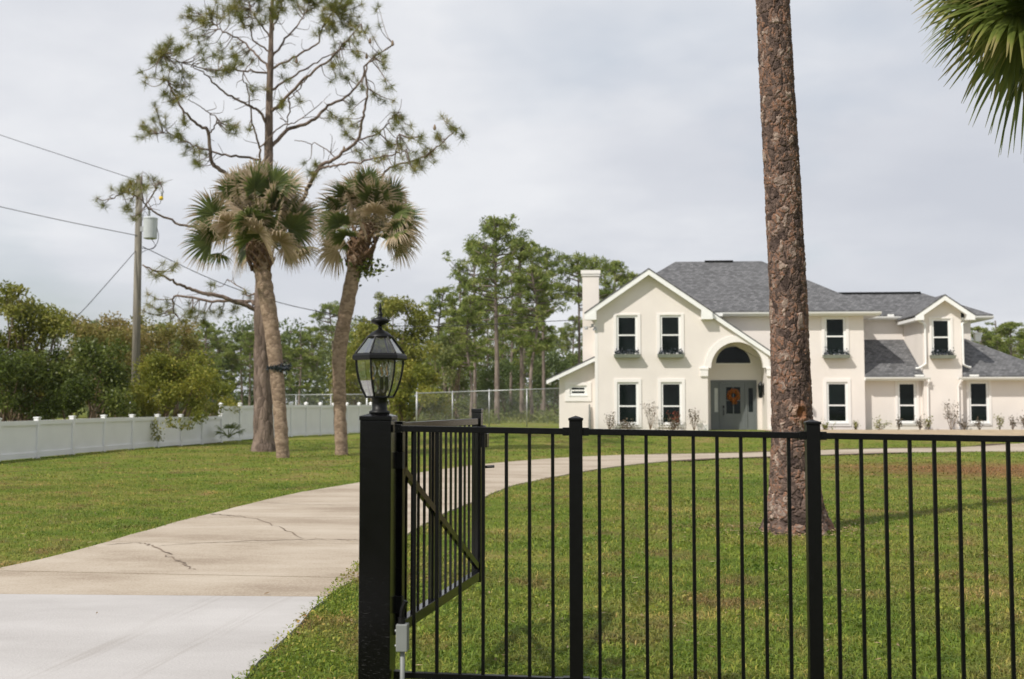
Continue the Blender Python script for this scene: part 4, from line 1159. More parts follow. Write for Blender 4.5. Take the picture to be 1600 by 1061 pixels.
for j, (bx, by) in enumerate(((.033, -.018), (-.030, -.010), (.004, .034))):
    cnd = MB().tube([(0, 0, .10), (bx * .6, by * .6, .098), (bx, by, .112)], .004, 6).tube([(bx, by, .112), (bx, by, .165)], .0085, 10).build('candle', M_dark, lan)
    MB().tube([(bx, by, .1651), (bx, by, .178)], .008, 10).build('socket', M_sock if j == 1 else M_dark, cnd)
    MB().lathe([(.006, .178), (.013, .195), (.016, .21), (.013, .226), (.005, .243), (.001, .25)], bx, by, 12).build('bulb', M_clear, cnd, smooth=True)
    MB().tube([(bx, by, .182), (bx + .004, by, .2), (bx - .003, by, .215), (bx, by, .228)], .0013, 5).build('filament', M_fil, cnd)
# gate leaf, open and swung back along the drive
GA = math.atan2(.201, .98)
gate = empty('gate', (-.555, 5.56, 0), -GA)
tag(gate, 'open black metal gate leaf swung back behind the lantern pillar', 'gate')
# local y runs along the leaf
GLn = 1.66
MB().bar((0, 0, 1.385), (0, GLn, 1.385), .04, .04).build('rail', M_gate, gate, bevel=.002)
MB().bar((0, 0, .41), (0, GLn, .41), .05, .055).build('rail', M_gate, gate, bevel=.002)
MB().box(-.022, .022, -.022, .022, .37, 1.41).build('stile', M_gate, gate, bevel=.002)
MB().box(-.0125, .0125, GLn * .36 - .0125, GLn * .36 + .0125, .435, 1.365).build('stile', M_gate, gate, bevel=.002)
st = MB().box(-.03, .03, GLn - .03, GLn + .03, .37, 1.44).build('stile', M_gate, gate, bevel=.003)
MB().box(-.033, .033, GLn - .033, GLn + .033, 1.44, 1.465).build('stile_cap', M_gate, st, bevel=.004)
MB().bar((.012, .02, 1.17), (.012, GLn - .04, .47), .022, .038).build('brace', M_gate, gate)
ns_ = 15
for k in range(1, ns_):
    yk = GLn * k / ns_
    if abs(yk - GLn * .36) < .03: continue
    MB().box(-.0065, .0065, yk - .0065, yk + .0065, .435, 1.366).build('picket', M_gate, gate)
lt = MB().tube([(.03, GLn, 1.31), (.055, GLn, 1.31)], .05, 18).box(.03, .075, GLn - .055, GLn + .01, 1.22, 1.31).build('latch', M_gate, gate, bevel=.003)
MB().tube([(.05, GLn - .02, 1.095), (.115, GLn - .02, 1.10)], .009, 8).build('latch_lever', M_dark, gate)
# hinges joining leaf and pillar
for z in (1.22, .52):
    MB().box(-.03, .03, -.05, -.015, z - .04, z + .04).build('hinge', M_dark, gate)
# grey drop box next to the pillar
bx = empty('switch_box', tuple(at(629, 995, 5.36) * np.array((1, 1, 0))), -FY)
tag(bx, 'small grey box on a grey pipe right beside the pillar foot', 'electrical box')
zc = float(at(629, 995, 5.36)[2])
MB().box(-.027, .027, -.03, .03, zc - .065, zc + .062).build('box_body', M_grey, bx, bevel=.004)
MB().tube([(0, 0, -.1), (0, 0, zc - .065)], .0115, 10).build('pipe', M_grey, bx, smooth=True)
MB().tube([(-.005, 0, zc + .0621), (-.005, 0, zc + .09)], .018, 10).tube([(-.005, 0, zc + .09), (.0, -.006, zc + .13), (.016, -.01, zc + .17)], .0125, 8).build('cable_gland', M_dark, bx)
MB().tube([(-.034, -.01, zc + .03), (-.026, -.01, zc + .03)], .006, 8).tube([(-.034, -.01, zc - .04), (-.026, -.01, zc - .04)], .006, 8).build('bolt', M_galv, bx)

# ================================================================ BIG NEAR PINE
def big_pine():
    base = G(1247, 831)
    ys = [(831, 1247, 108), (815, 1246, 96), (795, 1244, 86), (765, 1242, 76), (730, 1240, 68), (670, 1238, 60), (580, 1235, 57), (480, 1232, 55), (300, 1223, 53), (150, 1215, 51), (0, 1207.5, 49)]
    zs = []; cs_ = []; rs_ = []
    for y, x, w in ys:
        p = at(x, y, base[1]); zs.append(p[2]); cs_.append(p[0]); rs_.append(w / 2 / FPX * base[1])
    zs[0] = 0.0
    zs += [9.0, 11.5, 14.0]; cs_ += [cs_[-1] - .20, cs_[-1] - .38, cs_[-1] - .5]; rs_ += [.165, .12, .05]
    e = empty('pine_tree', (base[0], base[1], 0))
    tag(e, 'thick pine trunk with flaking orange grey bark standing inside the railing', 'tree')
    r_ = np.random.default_rng(3)
    zA = np.concatenate((np.arange(-.06, 6.6, .0075), np.arange(6.6, 14, .06)))
    nth = 230
    th = np.arange(nth) / nth * 2 * np.pi
    TH_, ZZ = np.meshgrid(th, zA)
    rad_ = np.interp(ZZ, zs, rs_)
    cx = np.interp(zA, zs, cs_)[:, None] - base[0]
    # root flare lobes
    lob = 1 + .10 * np.exp(-ZZ / .25) * np.sin(5 * TH_ + .7) + .02 * np.sin(3 * TH_ + ZZ * .8)
    # bark plates: jittered cells, tall and narrow
    def vn(u, v, per, seed):
        rr = np.random.default_rng(seed + 50)
        g = rr.uniform(0, 1, (per, 400))
        iu = np.floor(u).astype(int); iv = np.floor(v).astype(int); fu = u - iu; fv = v - iv
        fu = fu * fu * (3 - 2 * fu); fv = fv * fv * (3 - 2 * fv)
        q = lambda a, b: g[(iu + a) % per, (iv + b) % 400]
        return (q(0, 0) * (1 - fu) + q(1, 0) * fu) * (1 - fv) + (q(0, 1) * (1 - fu) + q(1, 1) * fu) * fv
    uu = TH_ / (2 * np.pi)
    W1 = vn(uu * 20, ZZ / .08, 20, 1) - .5; W2 = vn(uu * 20, ZZ / .08, 20, 2) - .5
    W3 = vn(uu * 60, ZZ / .026, 60, 3) - .5; W4 = vn(uu * 60, ZZ / .026, 60, 4) - .5
    def worley(nc, ch, seed, wx):
        rr = np.random.default_rng(seed)
        zc = ZZ + .09 * W1 + .035 * W3; tcx = TH_ + .30 * W2 + .12 * W4
        gx_ = tcx / (2 * np.pi) * nc; gy_ = zc / ch
        ix = np.floor(gx_).astype(int); iy = np.floor(gy_).astype(int)
        nrow = int(15 / ch) + 12
        jx = rr.uniform(0.05, .95, (nc, nrow)); jy = rr.uniform(0.05, .95, (nc, nrow)); idv = rr.uniform(0, 1, (nc, nrow))
        f1 = np.full(ZZ.shape, 9.0); f2 = f1.copy(); cid = np.zeros(ZZ.shape)
        for a in (-1, 0, 1):
            for b in (-1, 0, 1):
                cxi = (ix + a); cyi = iy + b
                px = jx[cxi % nc, (cyi + 4) % nrow] + cxi; py = jy[cxi % nc, (cyi + 4) % nrow] + cyi
                d = np.hypot((gx_ - px) * wx, gy_ - py)
                new = d < f1
                f2 = np.where(new, f1, np.minimum(f2, d)); cid = np.where(new, idv[cxi % nc, (cyi + 4) % nrow], cid)
                f1 = np.where(new, d, f1)
        return f1, f2, cid
    f1, f2, c1 = worley(20, .15, 1, .8)
    g1, g2, c2 = worley(50, .068, 2, .8)
    e1 = sstep(0.0, .16, f2 - f1); e2 = sstep(0, .14, g2 - g1)
    amp = np.where(ZZ < 6.6, 1.0, .5)
    flare = 1 + .7 * np.exp(-ZZ / .5)
    ter = np.floor(vn(TH_ / (2 * np.pi) * 34, ZZ / .10, 34, 5) * 5) / 5
    disp = amp * flare * (.012 * (e1 - 1) + .006 * c1 + .008 * (e2 - 1) + .008 * c2 * e1 + .010 * ter) + .03 * np.exp(-ZZ / .35) * (np.abs(np.sin(4.5 * TH_ + .8 * W1)) - .5)
    disp += .0022 * r_.normal(size=ZZ.shape)
    # knot hollow facing the camera
    ang = np.angle(np.exp(1j * (TH_ - rad(-78))))
    kd = np.hypot(ang * .22 / .065, (ZZ - 1.39) / .085)
    disp += np.where(kd < 2, .022 * np.exp(-((kd - 1.0) / .3) ** 2) - .045 * (1 - sstep(.3, .95, kd)), 0)
    R = rad_ * lob + disp
    V = np.stack((cx + R * np.cos(TH_), R * np.sin(TH_), ZZ), -1).reshape(-1, 3)
    nz = len(zA)
    I = np.arange(nz * nth).reshape(nz, nth); I2 = np.roll(I, -1, 1)
    Q = np.stack((I[:-1], I2[:-1], I2[1:], I[1:]), -1).reshape(-1, 4)
    tone = np.clip(.42 * c1 + .36 * c2 + .12 * ter + .10 * r_.uniform(0, 1, ZZ.shape), 0, 1)
    knot = np.exp(-(np.maximum(kd - .2, 0) / .95) ** 2)
    me = np_mesh('trunk', V, Q, None, {'tone': tone.ravel(), 'knot': knot.ravel()}, smooth=False)
    m, t, b = principled('flaky_pine_bark')
    a = N(t, 'ShaderNodeAttribute', attribute_name='tone')
    rm = ramp(t, [(0.12, (0.055, 0.039, 0.034)), (0.36, (0.105, 0.074, 0.062)), (0.54, (0.165, 0.117, 0.096)), (0.62, (0.28, 0.145, 0.09)), (0.69, (0.18, 0.132, 0.112)), (0.88, (0.42, 0.325, 0.265))])
    n = N(t, 'ShaderNodeTexNoise'); n.inputs['Scale'].default_value = 14; n.inputs['Detail'].default_value = 8
    tcn = N(t, 'ShaderNodeTexCoord'); t.links.new(tcn.outputs['Object'], n.inputs['Vector'])
    ma = N(t, 'ShaderNodeMath', operation='MULTIPLY_ADD'); ma.inputs[1].default_value = .6
    sb = N(t, 'ShaderNodeMath', operation='SUBTRACT'); sb.inputs[1].default_value = .30
    t.links.new(n.outputs[0], ma.inputs[0]); t.links.new(a.outputs['Fac'], sb.inputs[0]); t.links.new(sb.outputs[0], ma.inputs[2])
    t.links.new(ma.outputs[0], rm.inputs[0])
    k = N(t, 'ShaderNodeAttribute', attribute_name='knot')
    mx = N(t, 'ShaderNodeMix', data_type='RGBA'); mx.inputs[7].default_value = (0.27, 0.115, 0.045, 1)
    kf = N(t, 'ShaderNodeMath', operation='MULTIPLY'); t.links.new(k.outputs['Fac'], kf.inputs[0]); t.links.new(n.outputs[0], kf.inputs[1])
    kg = N(t, 'ShaderNodeMath', operation='MULTIPLY'); kg.inputs[1].default_value = 1.6; kg.use_clamp = True; t.links.new(kf.outputs[0], kg.inputs[0])
    t.links.new(kg.outputs[0], mx.inputs[0]); t.links.new(rm.outputs[0], mx.inputs[6]); t.links.new(mx.outputs[2], b.inputs['Base Color'])
    b.inputs['Roughness'].default_value = .92; b.inputs['Specular IOR Level'].default_value = .15
    n5 = N(t, 'ShaderNodeTexNoise'); n5.inputs['Scale'].default_value = 70; n5.inputs['Detail'].default_value = 5
    t.links.new(tcn.outputs['Object'], n5.inputs['Vector'])
    bp = N(t, 'ShaderNodeBump'); bp.inputs['Strength'].default_value = .6; bp.inputs['Distance'].default_value = .012
    t.links.new(n5.outputs[0], bp.inputs['Height']); t.links.new(bp.outputs[0], b.inputs['Normal'])
    link('trunk', me, e, m)
    # crown high above the frame
    st = MB(); C = []; D = []
    for k in range(26):
        h = r_.uniform(10.5, 14.0); a = r_.uniform(0, 6.28); Ln = r_.uniform(1.0, 2.8) * (1.2 - (h - 10.5) / 6)
        c0 = np.array((np.interp(h, zs, cs_) - base[0], 0, h))
        P = spline([c0, c0 + np.array((math.cos(a) * Ln * .5, math.sin(a) * Ln * .5, .2)), c0 + np.array((math.cos(a) * Ln, math.sin(a) * Ln, .9))], 4)
        st.tube(P, np.linspace(.045, .012, len(P)), 5)
        for q in range(9):
            C.append(P[r_.integers(4, len(P))] + r_.normal(0, .3, 3)); D.append((math.cos(a), math.sin(a), .6))
    st.build('branch', M_trunk_pine, e)
    Vv, T, tt = needles(np.array(C), unit(np.array(D)), 26, .28, .012, r_)
    link('needles', np_mesh('needles', Vv, None, T, {'tone': tt}), e, M_needle)
big_pine()

# ================================================================ LEFT SPREADING PINE
def left_pine():
    YB = 35.2
    base = at(412, 705, YB); base[2] = float(gz(base[0], base[1]))
    e = empty('pine_tree', base)
    tag(e, 'tall spreading pine with open sparse crown behind the two palms', 'tree')
    r_ = np.random.default_rng(8)
    tp = [(412, 708, 44), (412, 690, 33), (411, 640, 29), (410, 560, 26), (410, 480, 24), (411, 420, 22), (414, 340, 18), (419, 260, 15), (420, 220, 13), (421, 150, 11), (423, 90, 9), (424, 40, 6.5), (426, -10, 5), (428, -70, 2.5)]
    P = spline([at(x, y, YB) for x, y, w in tp], 5)
    W = np.interp(P[:, 2], [at(x, y, YB)[2] for x, y, w in tp], [w / 2 / FPX * YB for x, y, w in tp])
    V, Q = tube_np(P - base, W, 18)
    # uneven bark outline
    ctr = np.repeat(P - base, 18, 0)
    V = ctr + (V - ctr) * (1 + r_.normal(0, .05, (len(V), 1)))
    link('trunk', np_mesh('trunk', V, Q, None, smooth=True), e, M_trunk_pine)
    z8 = lambda x, y: (200 + x / 2.963, y / 2.963)
    z5 = lambda x, y: (120 + x / 3.316, 180 + y / 3.316)
    BR = [  # (points, start width px, depth drift)
        ([z8(650, 700), z8(740, 600), z8(850, 560), z8(930, 490), z8(1020, 440), z8(1080, 370), z8(1130, 270), z8(1230, 205)], 6.5, 1.6),
        ([z8(660, 520), z8(760, 425), z8(840, 345), z8(950, 260), z8(1020, 180), z8(1080, 110)], 5.5, -1.8),
        ([z8(662, 420), z8(780, 345), z8(900, 275), z8(990, 230)], 4, 1.2),
        ([z8(664, 320), z8(780, 258), z8(880, 195), z8(910, 110), z8(960, 40)], 4, -1.0),
        ([z8(664, 270), z8(740, 165), z8(800, 95), z8(840, 15)], 4, 1.4),
        ([z8(655, 600), z8(610, 520), z8(540, 480), z8(450, 430), z8(390, 380), z8(350, 335), z8(290, 310)], 5, -1.2),
        ([z8(660, 330), z8(590, 250), z8(520, 185), z8(430, 140), z8(390, 100), z8(320, 60)], 4, 1.0),
        ([z8(655, 340), z8(570, 330), z8(480, 322), z8(390, 325), z8(250, 290), z8(160, 250)], 3.5, -1.6),
        ([(405, 330), (372, 290), (340, 262), z8(385, 740), z8(372, 610), z8(330, 580), z8(270, 530), z8(215, 440), z8(180, 370)], 8, -1.0),
        ([z8(372, 615), z8(400, 590), z8(408, 545), z8(340, 500), z8(280, 460)], 2.5, -.5),
        ([(415, 268), z8(600, 740), z8(480, 720), z8(400, 705), z8(300, 670), z8(230, 637), z8(100, 605), z8(50, 600)], 4.5, 1.4),
        ([(414, 300), z8(608, 770), z8(610, 680), z8(575, 570), z8(560, 440), z8(535, 350), z8(580, 270)], 4.2, -1.4),
        ([z8(612, 680), z8(700, 590), z8(790, 560), z8(900, 470)], 2.5, .6),
        ([(430, 380), (462, 330), (483, 290), z8(880, 780), z8(960, 730), z8(1060, 650), z8(1090, 540), z8(1110, 430), z8(1095, 310), z8(1150, 270)], 7.5, -2.0),
        ([(478, 300), z8(880, 790), z8(950, 765), z8(1060, 755), z8(1150, 730), z8(1250, 710), z8(1290, 690)], 4.5, -2.4),
        ([(540, 290), z8(1150, 830), z8(1230, 770), z8(1340, 740), z8(1430, 680), z8(1500, 620), z8(1535, 590)], 4.2, -2.0),
        ([z8(1060, 650), z8(1160, 615), z8(1215, 550), z8(1250, 520)], 2.8, -1.0),
        ([z8(1230, 770), z8(1240, 700), z8(1255, 620)], 2.2, -.5),
        ([z8(960, 730), z8(900, 680), z8(830, 660), z8(770, 650)], 1.8, .3),
        ([z8(745, 450), z8(745, 530), z8(730, 600)], 3, .5),
        ([z8(840, 345), z8(800, 400), z8(745, 460)], 2.5, .3),
        ([z8(664, 180), z8(600, 100), z8(560, 10), z8(550, -60)], 3, .8),
        ([z8(665, 150), z8(700, 60), z8(720, 0), z8(740, -60)], 3, -.8),
        ([z8(664, 240), z8(575, 180), z8(572, 90), z8(555, 0)], 3, .5),
        ([z5(935, 1010), z5(830, 970), z5(720, 935), z5(600, 905), z5(520, 875), z5(440, 830), z5(340, 775)], 8, -1.5),
        ([z5(935, 975), z5(850, 962), z5(700, 965), z5(520, 935), z5(500, 990), z5(525, 1050)], 6, 1.0),
        ([z5(930, 925), z5(880, 935), z5(865, 905), z5(780, 850)], 3, 1.0),
        ([(405, 362), (340, 352), z5(560, 575), z5(430, 515), z5(370, 480), z5(345, 440), z5(330, 340)], 5, -1.4),
        ([z5(355, 470), z5(400, 400), z5(430, 345), z5(450, 400)], 2.5, -.6),
        ([z5(345, 445), z5(260, 400), z5(180, 430), z5(125, 440)], 2.5, .5),
    ]
    sk = []; skd = []
    def depth_of(p):
        return p
    starts = []
    for pts, w, drift in BR:
        # start depth: nearest skeleton point already built, else the trunk
        q0 = at(*pts[0], YB)
        y0 = YB
        if sk:
            A = np.array(sk); d = np.hypot(A[:, 0] - q0[0], A[:, 2] - q0[2])
            j = int(np.argmin(d))
            if d[j] < .25: y0 = A[j, 1]
        n = len(pts)
        P3 = [at(x, y, y0 + drift * (i / (n - 1))) for i, (x, y) in enumerate(pts)]
        P = spline(P3, 6)
        P[1:-1] += r_.normal(0, .018, (len(P) - 2, 3))
        W = np.linspace(w, max(1.2, w * .28), len(P)) / 2 / FPX * YB
        sk += list(P); 
        mb = MB().tube(P, W, 7)
        mb.build('branch', M_trunk_pine, e, smooth=True, shift=base)
    SK = np.array(sk)
    BL = [z8(330, 40) + (70,), z8(430, 50) + (60,), z8(280, 60) + (40,), z8(560, 40) + (80,), z8(650, 30) + (50,), z8(800, 30) + (60,), z8(940, 40) + (100,), z8(1040, 60) + (70,), z8(1140, 40) + (35,),
          z8(640, 110) + (50,), z8(900, 130) + (70,), z8(990, 150) + (60,), z8(1080, 165) + (40,), z8(1120, 130) + (35,), z8(170, 235) + (75,), z8(190, 250) + (70,), z8(240, 180) + (50,), z8(330, 190) + (60,), z8(300, 140) + (40,), z8(430, 280) + (80,),
          z8(400, 300) + (60,), z8(520, 240) + (60,), z8(60, 350) + (40,), z8(150, 350) + (40,), z8(200, 400) + (70,), z8(260, 420) + (50,), z8(280, 360) + (40,), z8(130, 490) + (25,), z8(150, 570) + (50,), z8(60, 600) + (40,),
          z8(100, 570) + (40,), z8(200, 620) + (50,), z8(260, 600) + (40,), z8(240, 690) + (40,), z8(330, 700) + (50,), z8(320, 750) + (45,), z8(520, 560) + (55,), z8(500, 600) + (35,), z8(740, 330) + (40,), z8(720, 480) + (40,),
          z8(780, 470) + (30,), z8(1030, 330) + (45,), z8(970, 380) + (40,), z8(1160, 270) + (40,), z8(1200, 310) + (35,), z8(1060, 230) + (40,), z8(960, 260) + (40,), z8(1090, 400) + (25,), z8(1200, 390) + (35,), z8(1210, 450) + (35,), z8(1140, 460) + (30,),
          z8(1010, 560) + (60,), z8(960, 560) + (40,), z8(1040, 490) + (40,), z8(1250, 520) + (40,), z8(1260, 600) + (60,), z8(1150, 640) + (40,), z8(1080, 720) + (40,), z8(1150, 740) + (40,), z8(1240, 700) + (60,), z8(1290, 770) + (60,),
          z8(1340, 740) + (50,), z8(1400, 660) + (60,), z8(1420, 600) + (35,), z8(1480, 550) + (40,), z8(1530, 590) + (40,), z8(1380, 740) + (50,), z8(840, 780) + (45,), z8(890, 740) + (30,), z8(600, 390) + (40,), z8(770, 280) + (20,), z8(700, -40) + (120,), z8(500, -30) + (100,), z8(950, -30) + (100,), z8(600, -80) + (90,), z8(800, -90) + (100,)]
    BL5 = [z5(240, 350) + (60,), z5(200, 380) + (40,), z5(130, 440) + (30,), z5(310, 340) + (60,), z5(320, 370) + (50,), z5(250, 450) + (60,), z5(260, 530) + (40,), z5(370, 310) + (40,), z5(420, 360) + (25,), z5(490, 760) + (30,), z5(430, 800) + (50,), z5(690, 890) + (25,),
           z5(380, 970) + (60,), z5(460, 960) + (50,), z5(560, 1000) + (60,), z5(680, 1010) + (60,), z5(610, 1030) + (60,), z5(470, 1010) + (40,), z5(840, 1030) + (40,), z5(880, 920) + (30,)]
    C = []; D = []; tw = MB()
    def blob(x, y, r, k):
        n = max(2, int(round((r / 40.0) ** 2 * k)))
        for _ in range(n):
            a = r_.uniform(0, 6.28); q = r * math.sqrt(r_.uniform(0, 1))
            px, py = x + q * math.cos(a), y + q * math.sin(a)
            c0 = at(px, py, YB)
            d = np.hypot(SK[:, 0] - c0[0], SK[:, 2] - c0[2]) + r_.uniform(0, .12, len(SK))
            j = int(np.argmin(d))
            if d[j] > (1.1 if px > 300 else 1.7): continue
            s = SK[j]
            tip = at(px, py, s[1] + r_.normal(0, .45))
            mid = (s * .5 + tip * .5) + r_.normal(0, .06, 3); mid[2] -= .12 * np.linalg.norm(tip - s)
            P = spline([s, mid, tip], 3)
            tw.tube(P, np.linspace(.016, .008, len(P)), 4, False)
            dd = unit(P[-1] - P[-2] + np.array((0, 0, .12)))
            C.append(tip); D.append(dd)
            if r_.uniform() < .5:
                C.append(P[-3]); D.append(dd)
    for x, y, r in BL: blob(x, y, r / 2.963, 27)
    for x, y, r in BL5: blob(x, y, r / 3.316, 24)
    # bare curly twigs
    for _ in range(150):
        s = SK[r_.integers(0, len(SK))]
        if s[2] < 4.0: continue
        tip = s + r_.normal(0, .32, 3)
        tw.tube(spline([s, (s + tip) / 2 + r_.normal(0, .1, 3), tip], 3), [.012, .011, .01, .009, .008, .007, .006], 4, False)
    o = tw.build('twigs', M_trunk_pine, e, shift=base); o['kind'] = 'stuff'
    Vv, T, tt = needles(np.array(C), np.array(D), 64, .30, .0105, r_, 1.05)
    link('needles', np_mesh('needles', Vv - base, None, T, {'tone': tt}), e, M_needle)
    # cones
    for x, y in (z8(1225, 200), z8(1105, 260), z8(1420, 590), z8(1000, 690), z8(1120, 190), z8(780, 280)):
        p = at(x, y, YB - 1)
        cn = MB().lathe([(.01, p[2] - .09), (.05, p[2] - .06), (.045, p[2]), (.02, p[2] + .08), (.004, p[2] + .1)], p[0], p[1], 8)
        cn.build('pine_cone', M_cane, e, shift=base)
left_pine()

# ================================================================ PALMS
def frond_mesh(rng, pet, R, nseg, span, droop, dead, wseg, elev, pitch=0.0, roll=0.0):
    """frond in its own frame: +x outwards, z up; petiole then fan blade"""
    V = []; Q = []; tone = []
    # petiole arc
    L_ = pet
    k = np.linspace(0, 1, 6)
    P = np.stack((L_ * k * math.cos(elev), 0 * k, L_ * k * math.sin(elev) - droop * .22 * L_ * k * k), 1)
    tv, tq = tube_np(P, np.linspace(.024, .012, 6), 4)
    V.append(tv); Q.append(tq); tone.append(np.full(len(tv), .40 + .25 * dead))
    hub = P[-1]; fwd = unit(P[-1] - P[-2])
    lat = np.array((0, 1.0, 0)); nor = np.cross(fwd, lat)
    fwd = fwd * math.cos(pitch) + nor * math.sin(pitch)          # blade hangs below the petiole line
    if np.dot(np.cross(fwd, lat), (0, 0, 1)) * nor[2] < 0: pass
    nor = np.cross(fwd, lat)
    lat, nor = lat * math.cos(roll) + nor * math.sin(roll), nor * math.cos(roll) - lat * math.sin(roll)
    base = len(tv)
    m = 7
    for i in range(nseg):
        f_ = i / (nseg - 1) * 2 - 1
        ph = f_ * span + rng.normal(0, .02)
        d = math.cos(ph) * fwd + math.sin(ph) * lat + .18 * abs(math.sin(ph)) * (-nor)
        d = d / np.linalg.norm(d)
        rr = R * (1 - .22 * abs(f_) ** 2) * rng.uniform(.9, 1.08)
        side = -math.sin(ph) * fwd + math.cos(ph) * lat
        t = np.linspace(0.02, 1, m)
        dr = droop * rng.uniform(.7, 1.4)
        C = hub + d[None] * (rr * t)[:, None]
        hang = rr * dr * np.clip(t - .35, 0, 1) ** 2 * 1.1
        C[:, 2] -= hang
        C -= d[None] * (hang * .45)[:, None] * np.clip(dr, 0, 1.2)
        C += rng.normal(0, .008, 3)[None] * t[:, None]
        w = wseg * np.array([.35, .8, 1, .95, .75, .45, .08]) * R
        up = -nor * (w * .25)[:, None]
        A = C + side * (w / 2)[:, None] + up * 0; B = C - side * (w / 2)[:, None]
        Mi = C - up
        v = np.stack((A, Mi, B), 1).reshape(-1, 3)
        V.append(v)
        q = []
        for a in range(m - 1):
            for c in range(2):
                q.append((base + a * 3 + c, base + a * 3 + c + 1, base + (a + 1) * 3 + c + 1, base + (a + 1) * 3 + c))
        Q.append(np.array(q)); base += m * 3
        edge = 1 - dead * rng.uniform(.55, 1.15) - (.1 * abs(f_))
        tn = np.where(t > edge, .58 + rng.uniform(0, .4), .08 + rng.uniform(0, .26)) if dead < .95 else np.full(m, rng.uniform(.5, .95))
        tone.append(np.repeat(tn, 3))
    return np.vstack(V), np.vstack(Q), np.concatenate(tone)
def palm(path, widths, Y, crown, label, seed, nf, R, pet, mat, trunk_mat, group=None, dead=.45, top_bias=0.0, lean=(0, 0), drop=None):
    rng = np.random.default_rng(seed)
    base = at(*path[0], Y); base[2] = float(gz(base[0], base[1]))
    e = empty('palm_tree', base)
    tag(e, label, 'palm', group)
    P3 = [at(x, y, Y) for x, y in path]; P3[0] = base - np.array((0, 0, .05))
    P = spline(P3, 10)
    zs = [p[2] for p in P3]
    W = np.interp(P[:, 2], zs, [w / 2 / FPX * Y for w in widths])
    W = W * (1 + .035 * np.sin(np.arange(len(W)) * 2.1) + rng.normal(0, .02, len(W)))
    V, Q = tube_np(P - base, W, 20)
    ctr = np.repeat(P - base, 20, 0); V = ctr + (V - ctr) * (1 + rng.normal(0, .035, (len(V), 1)))
    link('trunk', np_mesh('trunk', V, Q, None, smooth=True), e, trunk_mat)
    c = at(*crown, Y)
    # old leaf bases clasping the top of the trunk
    top = P3[-1]; bt = MB()
    for k in range(64):
        a = k * 2.39996; h = k / 64.0
        z = top[2] - .35 + h * 1.0
        cx, cy = np.interp(z, [top[2] - .35, c[2]], [top[0], c[0]]), top[1]
        r0 = W[-1] * (1.0 + .25 * h)
        t2 = a + (1 if k % 2 else -1) * .9
        p0 = np.array((cx + r0 * math.cos(a), cy + r0 * math.sin(a), z - .12)); r1 = r0 + .07 + rng.uniform(0, .05)
        p1 = np.array((cx + r1 * math.cos((a + t2) / 2), cy + r1 * math.sin((a + t2) / 2), z + .08))
        p2 = np.array((cx + (r1 + .05) * math.cos(t2), cy + (r1 + .05) * math.sin(t2), z + .24 + rng.uniform(0, .1)))
        bt.tube([p0, p1, p2], [.045, .035, .018], 5)
    bt.tube([top - np.array((0, 0, .3)), top, c], [W[-1] * .95, W[-1] * 1.05, W[-1] * .8], 12)
    bt.build('leaf_bases', M_boot, e, shift=base)
    # fibre and dead flower stalks
    C = c + rng.normal(0, .28, (420, 3)) * np.array((1, 1, .7)); Vv, Qq, tt = cards(C, .22, .12, rng, tone=rng.uniform(.5, 1, 420))
    link('dry_fibre', np_mesh('dry_fibre', Vv - base, Qq, None, {'tone': tt}), e, mat)['kind'] = 'stuff'
    for k in range(nf):
        f_ = (k + .5) / nf
        el = rad(76 - 100 * f_) + rng.normal(0, .12) + top_bias
        az = k * 2.39996 + rng.normal(0, .3)
        old = f_ > .35 and rng.uniform() < (.22 if dead > .3 else .06) * .7
        dd = 1.0 if old else float(np.clip(dead * rng.uniform(.35, 1.15), .03, .66))
        droop = (.85 if old else .22 + .40 * f_) + rng.uniform(-.1, .18)
        pitch = rad(rng.uniform(0, 40) + 22 * f_)
        V, Q, tn = frond_mesh(rng, pet * rng.uniform(.65, 1.15), R * rng.uniform(.75, 1.1), 46, rad(118), droop * .85, dd, .055, el, pitch, rng.normal(0, .85))
        ca, sa = math.cos(az), math.sin(az)
        V = np.stack((V[:, 0] * ca - V[:, 1] * sa, V[:, 0] * sa + V[:, 1] * ca, V[:, 2]), 1) + np.array((0, 0, -.2 + .35 * (1 - f_)))
        o = link('frond', np_mesh('frond', V + (c - base), Q, None, {'tone': tn}), e, mat)
    return e, base, c
pe, pbase, pc = palm([(442, 716), (437, 640), (430, 560), (421, 490), (411, 430), (408, 400)], [21, 20, 23, 24, 25, 27], 31.0, (402, 354),
     'left sabal palm of the pair with browned fan leaves and a garland round its trunk', 36, 48, .93, 1.15, M_frond, M_palm_tr, dead=.50)
palm([(534, 710), (531, 640), (530, 560), (538, 500), (552, 430), (560, 400)], [20, 19, 21, 22, 23, 27], 33.2, (577, 347),
     'right sabal palm of the pair with a bent trunk and browned fan leaves', 49, 40, .88, 1.02, M_frond, M_palm_tr, dead=.50)
# near palm whose crown hangs into the upper right corner
palm([(1680, 960), (1678, 700), (1672, 400), (1664, 120), (1660, 60)], [62, 58, 56, 56, 60], 10.5, (1660, -32),
     'near green fan palm whose fronds hang into the upper right corner', 64, 42, 1.05, .55, M_frondg, M_palm_tr, dead=.22, top_bias=-.1)
# garland on the left palm
r_ = np.random.default_rng(77)
gp0 = at(433, 575, 31.0); n = 420
a = r_.uniform(0, 6.28, n); R_ = .2 + np.abs(r_.normal(0, .05, n))
C = np.stack((R_ * np.cos(a), R_ * np.sin(a), r_.normal(0, .035, n)), 1)
C2 = np.stack((r_.uniform(.1, .42, 120), r_.normal(-.15, .06, 120), r_.normal(.02, .05, 120)), 1)
Vv, Qq, tt = cards(np.vstack((C, C2)), .09, .4, r_)
o = link('garland', np_mesh('garland', Vv, Qq, None, {'tone': tt}), None, M_flower); o.location = gp0
tag(o, 'dark leafy garland tied round the left palm trunk', 'garland')
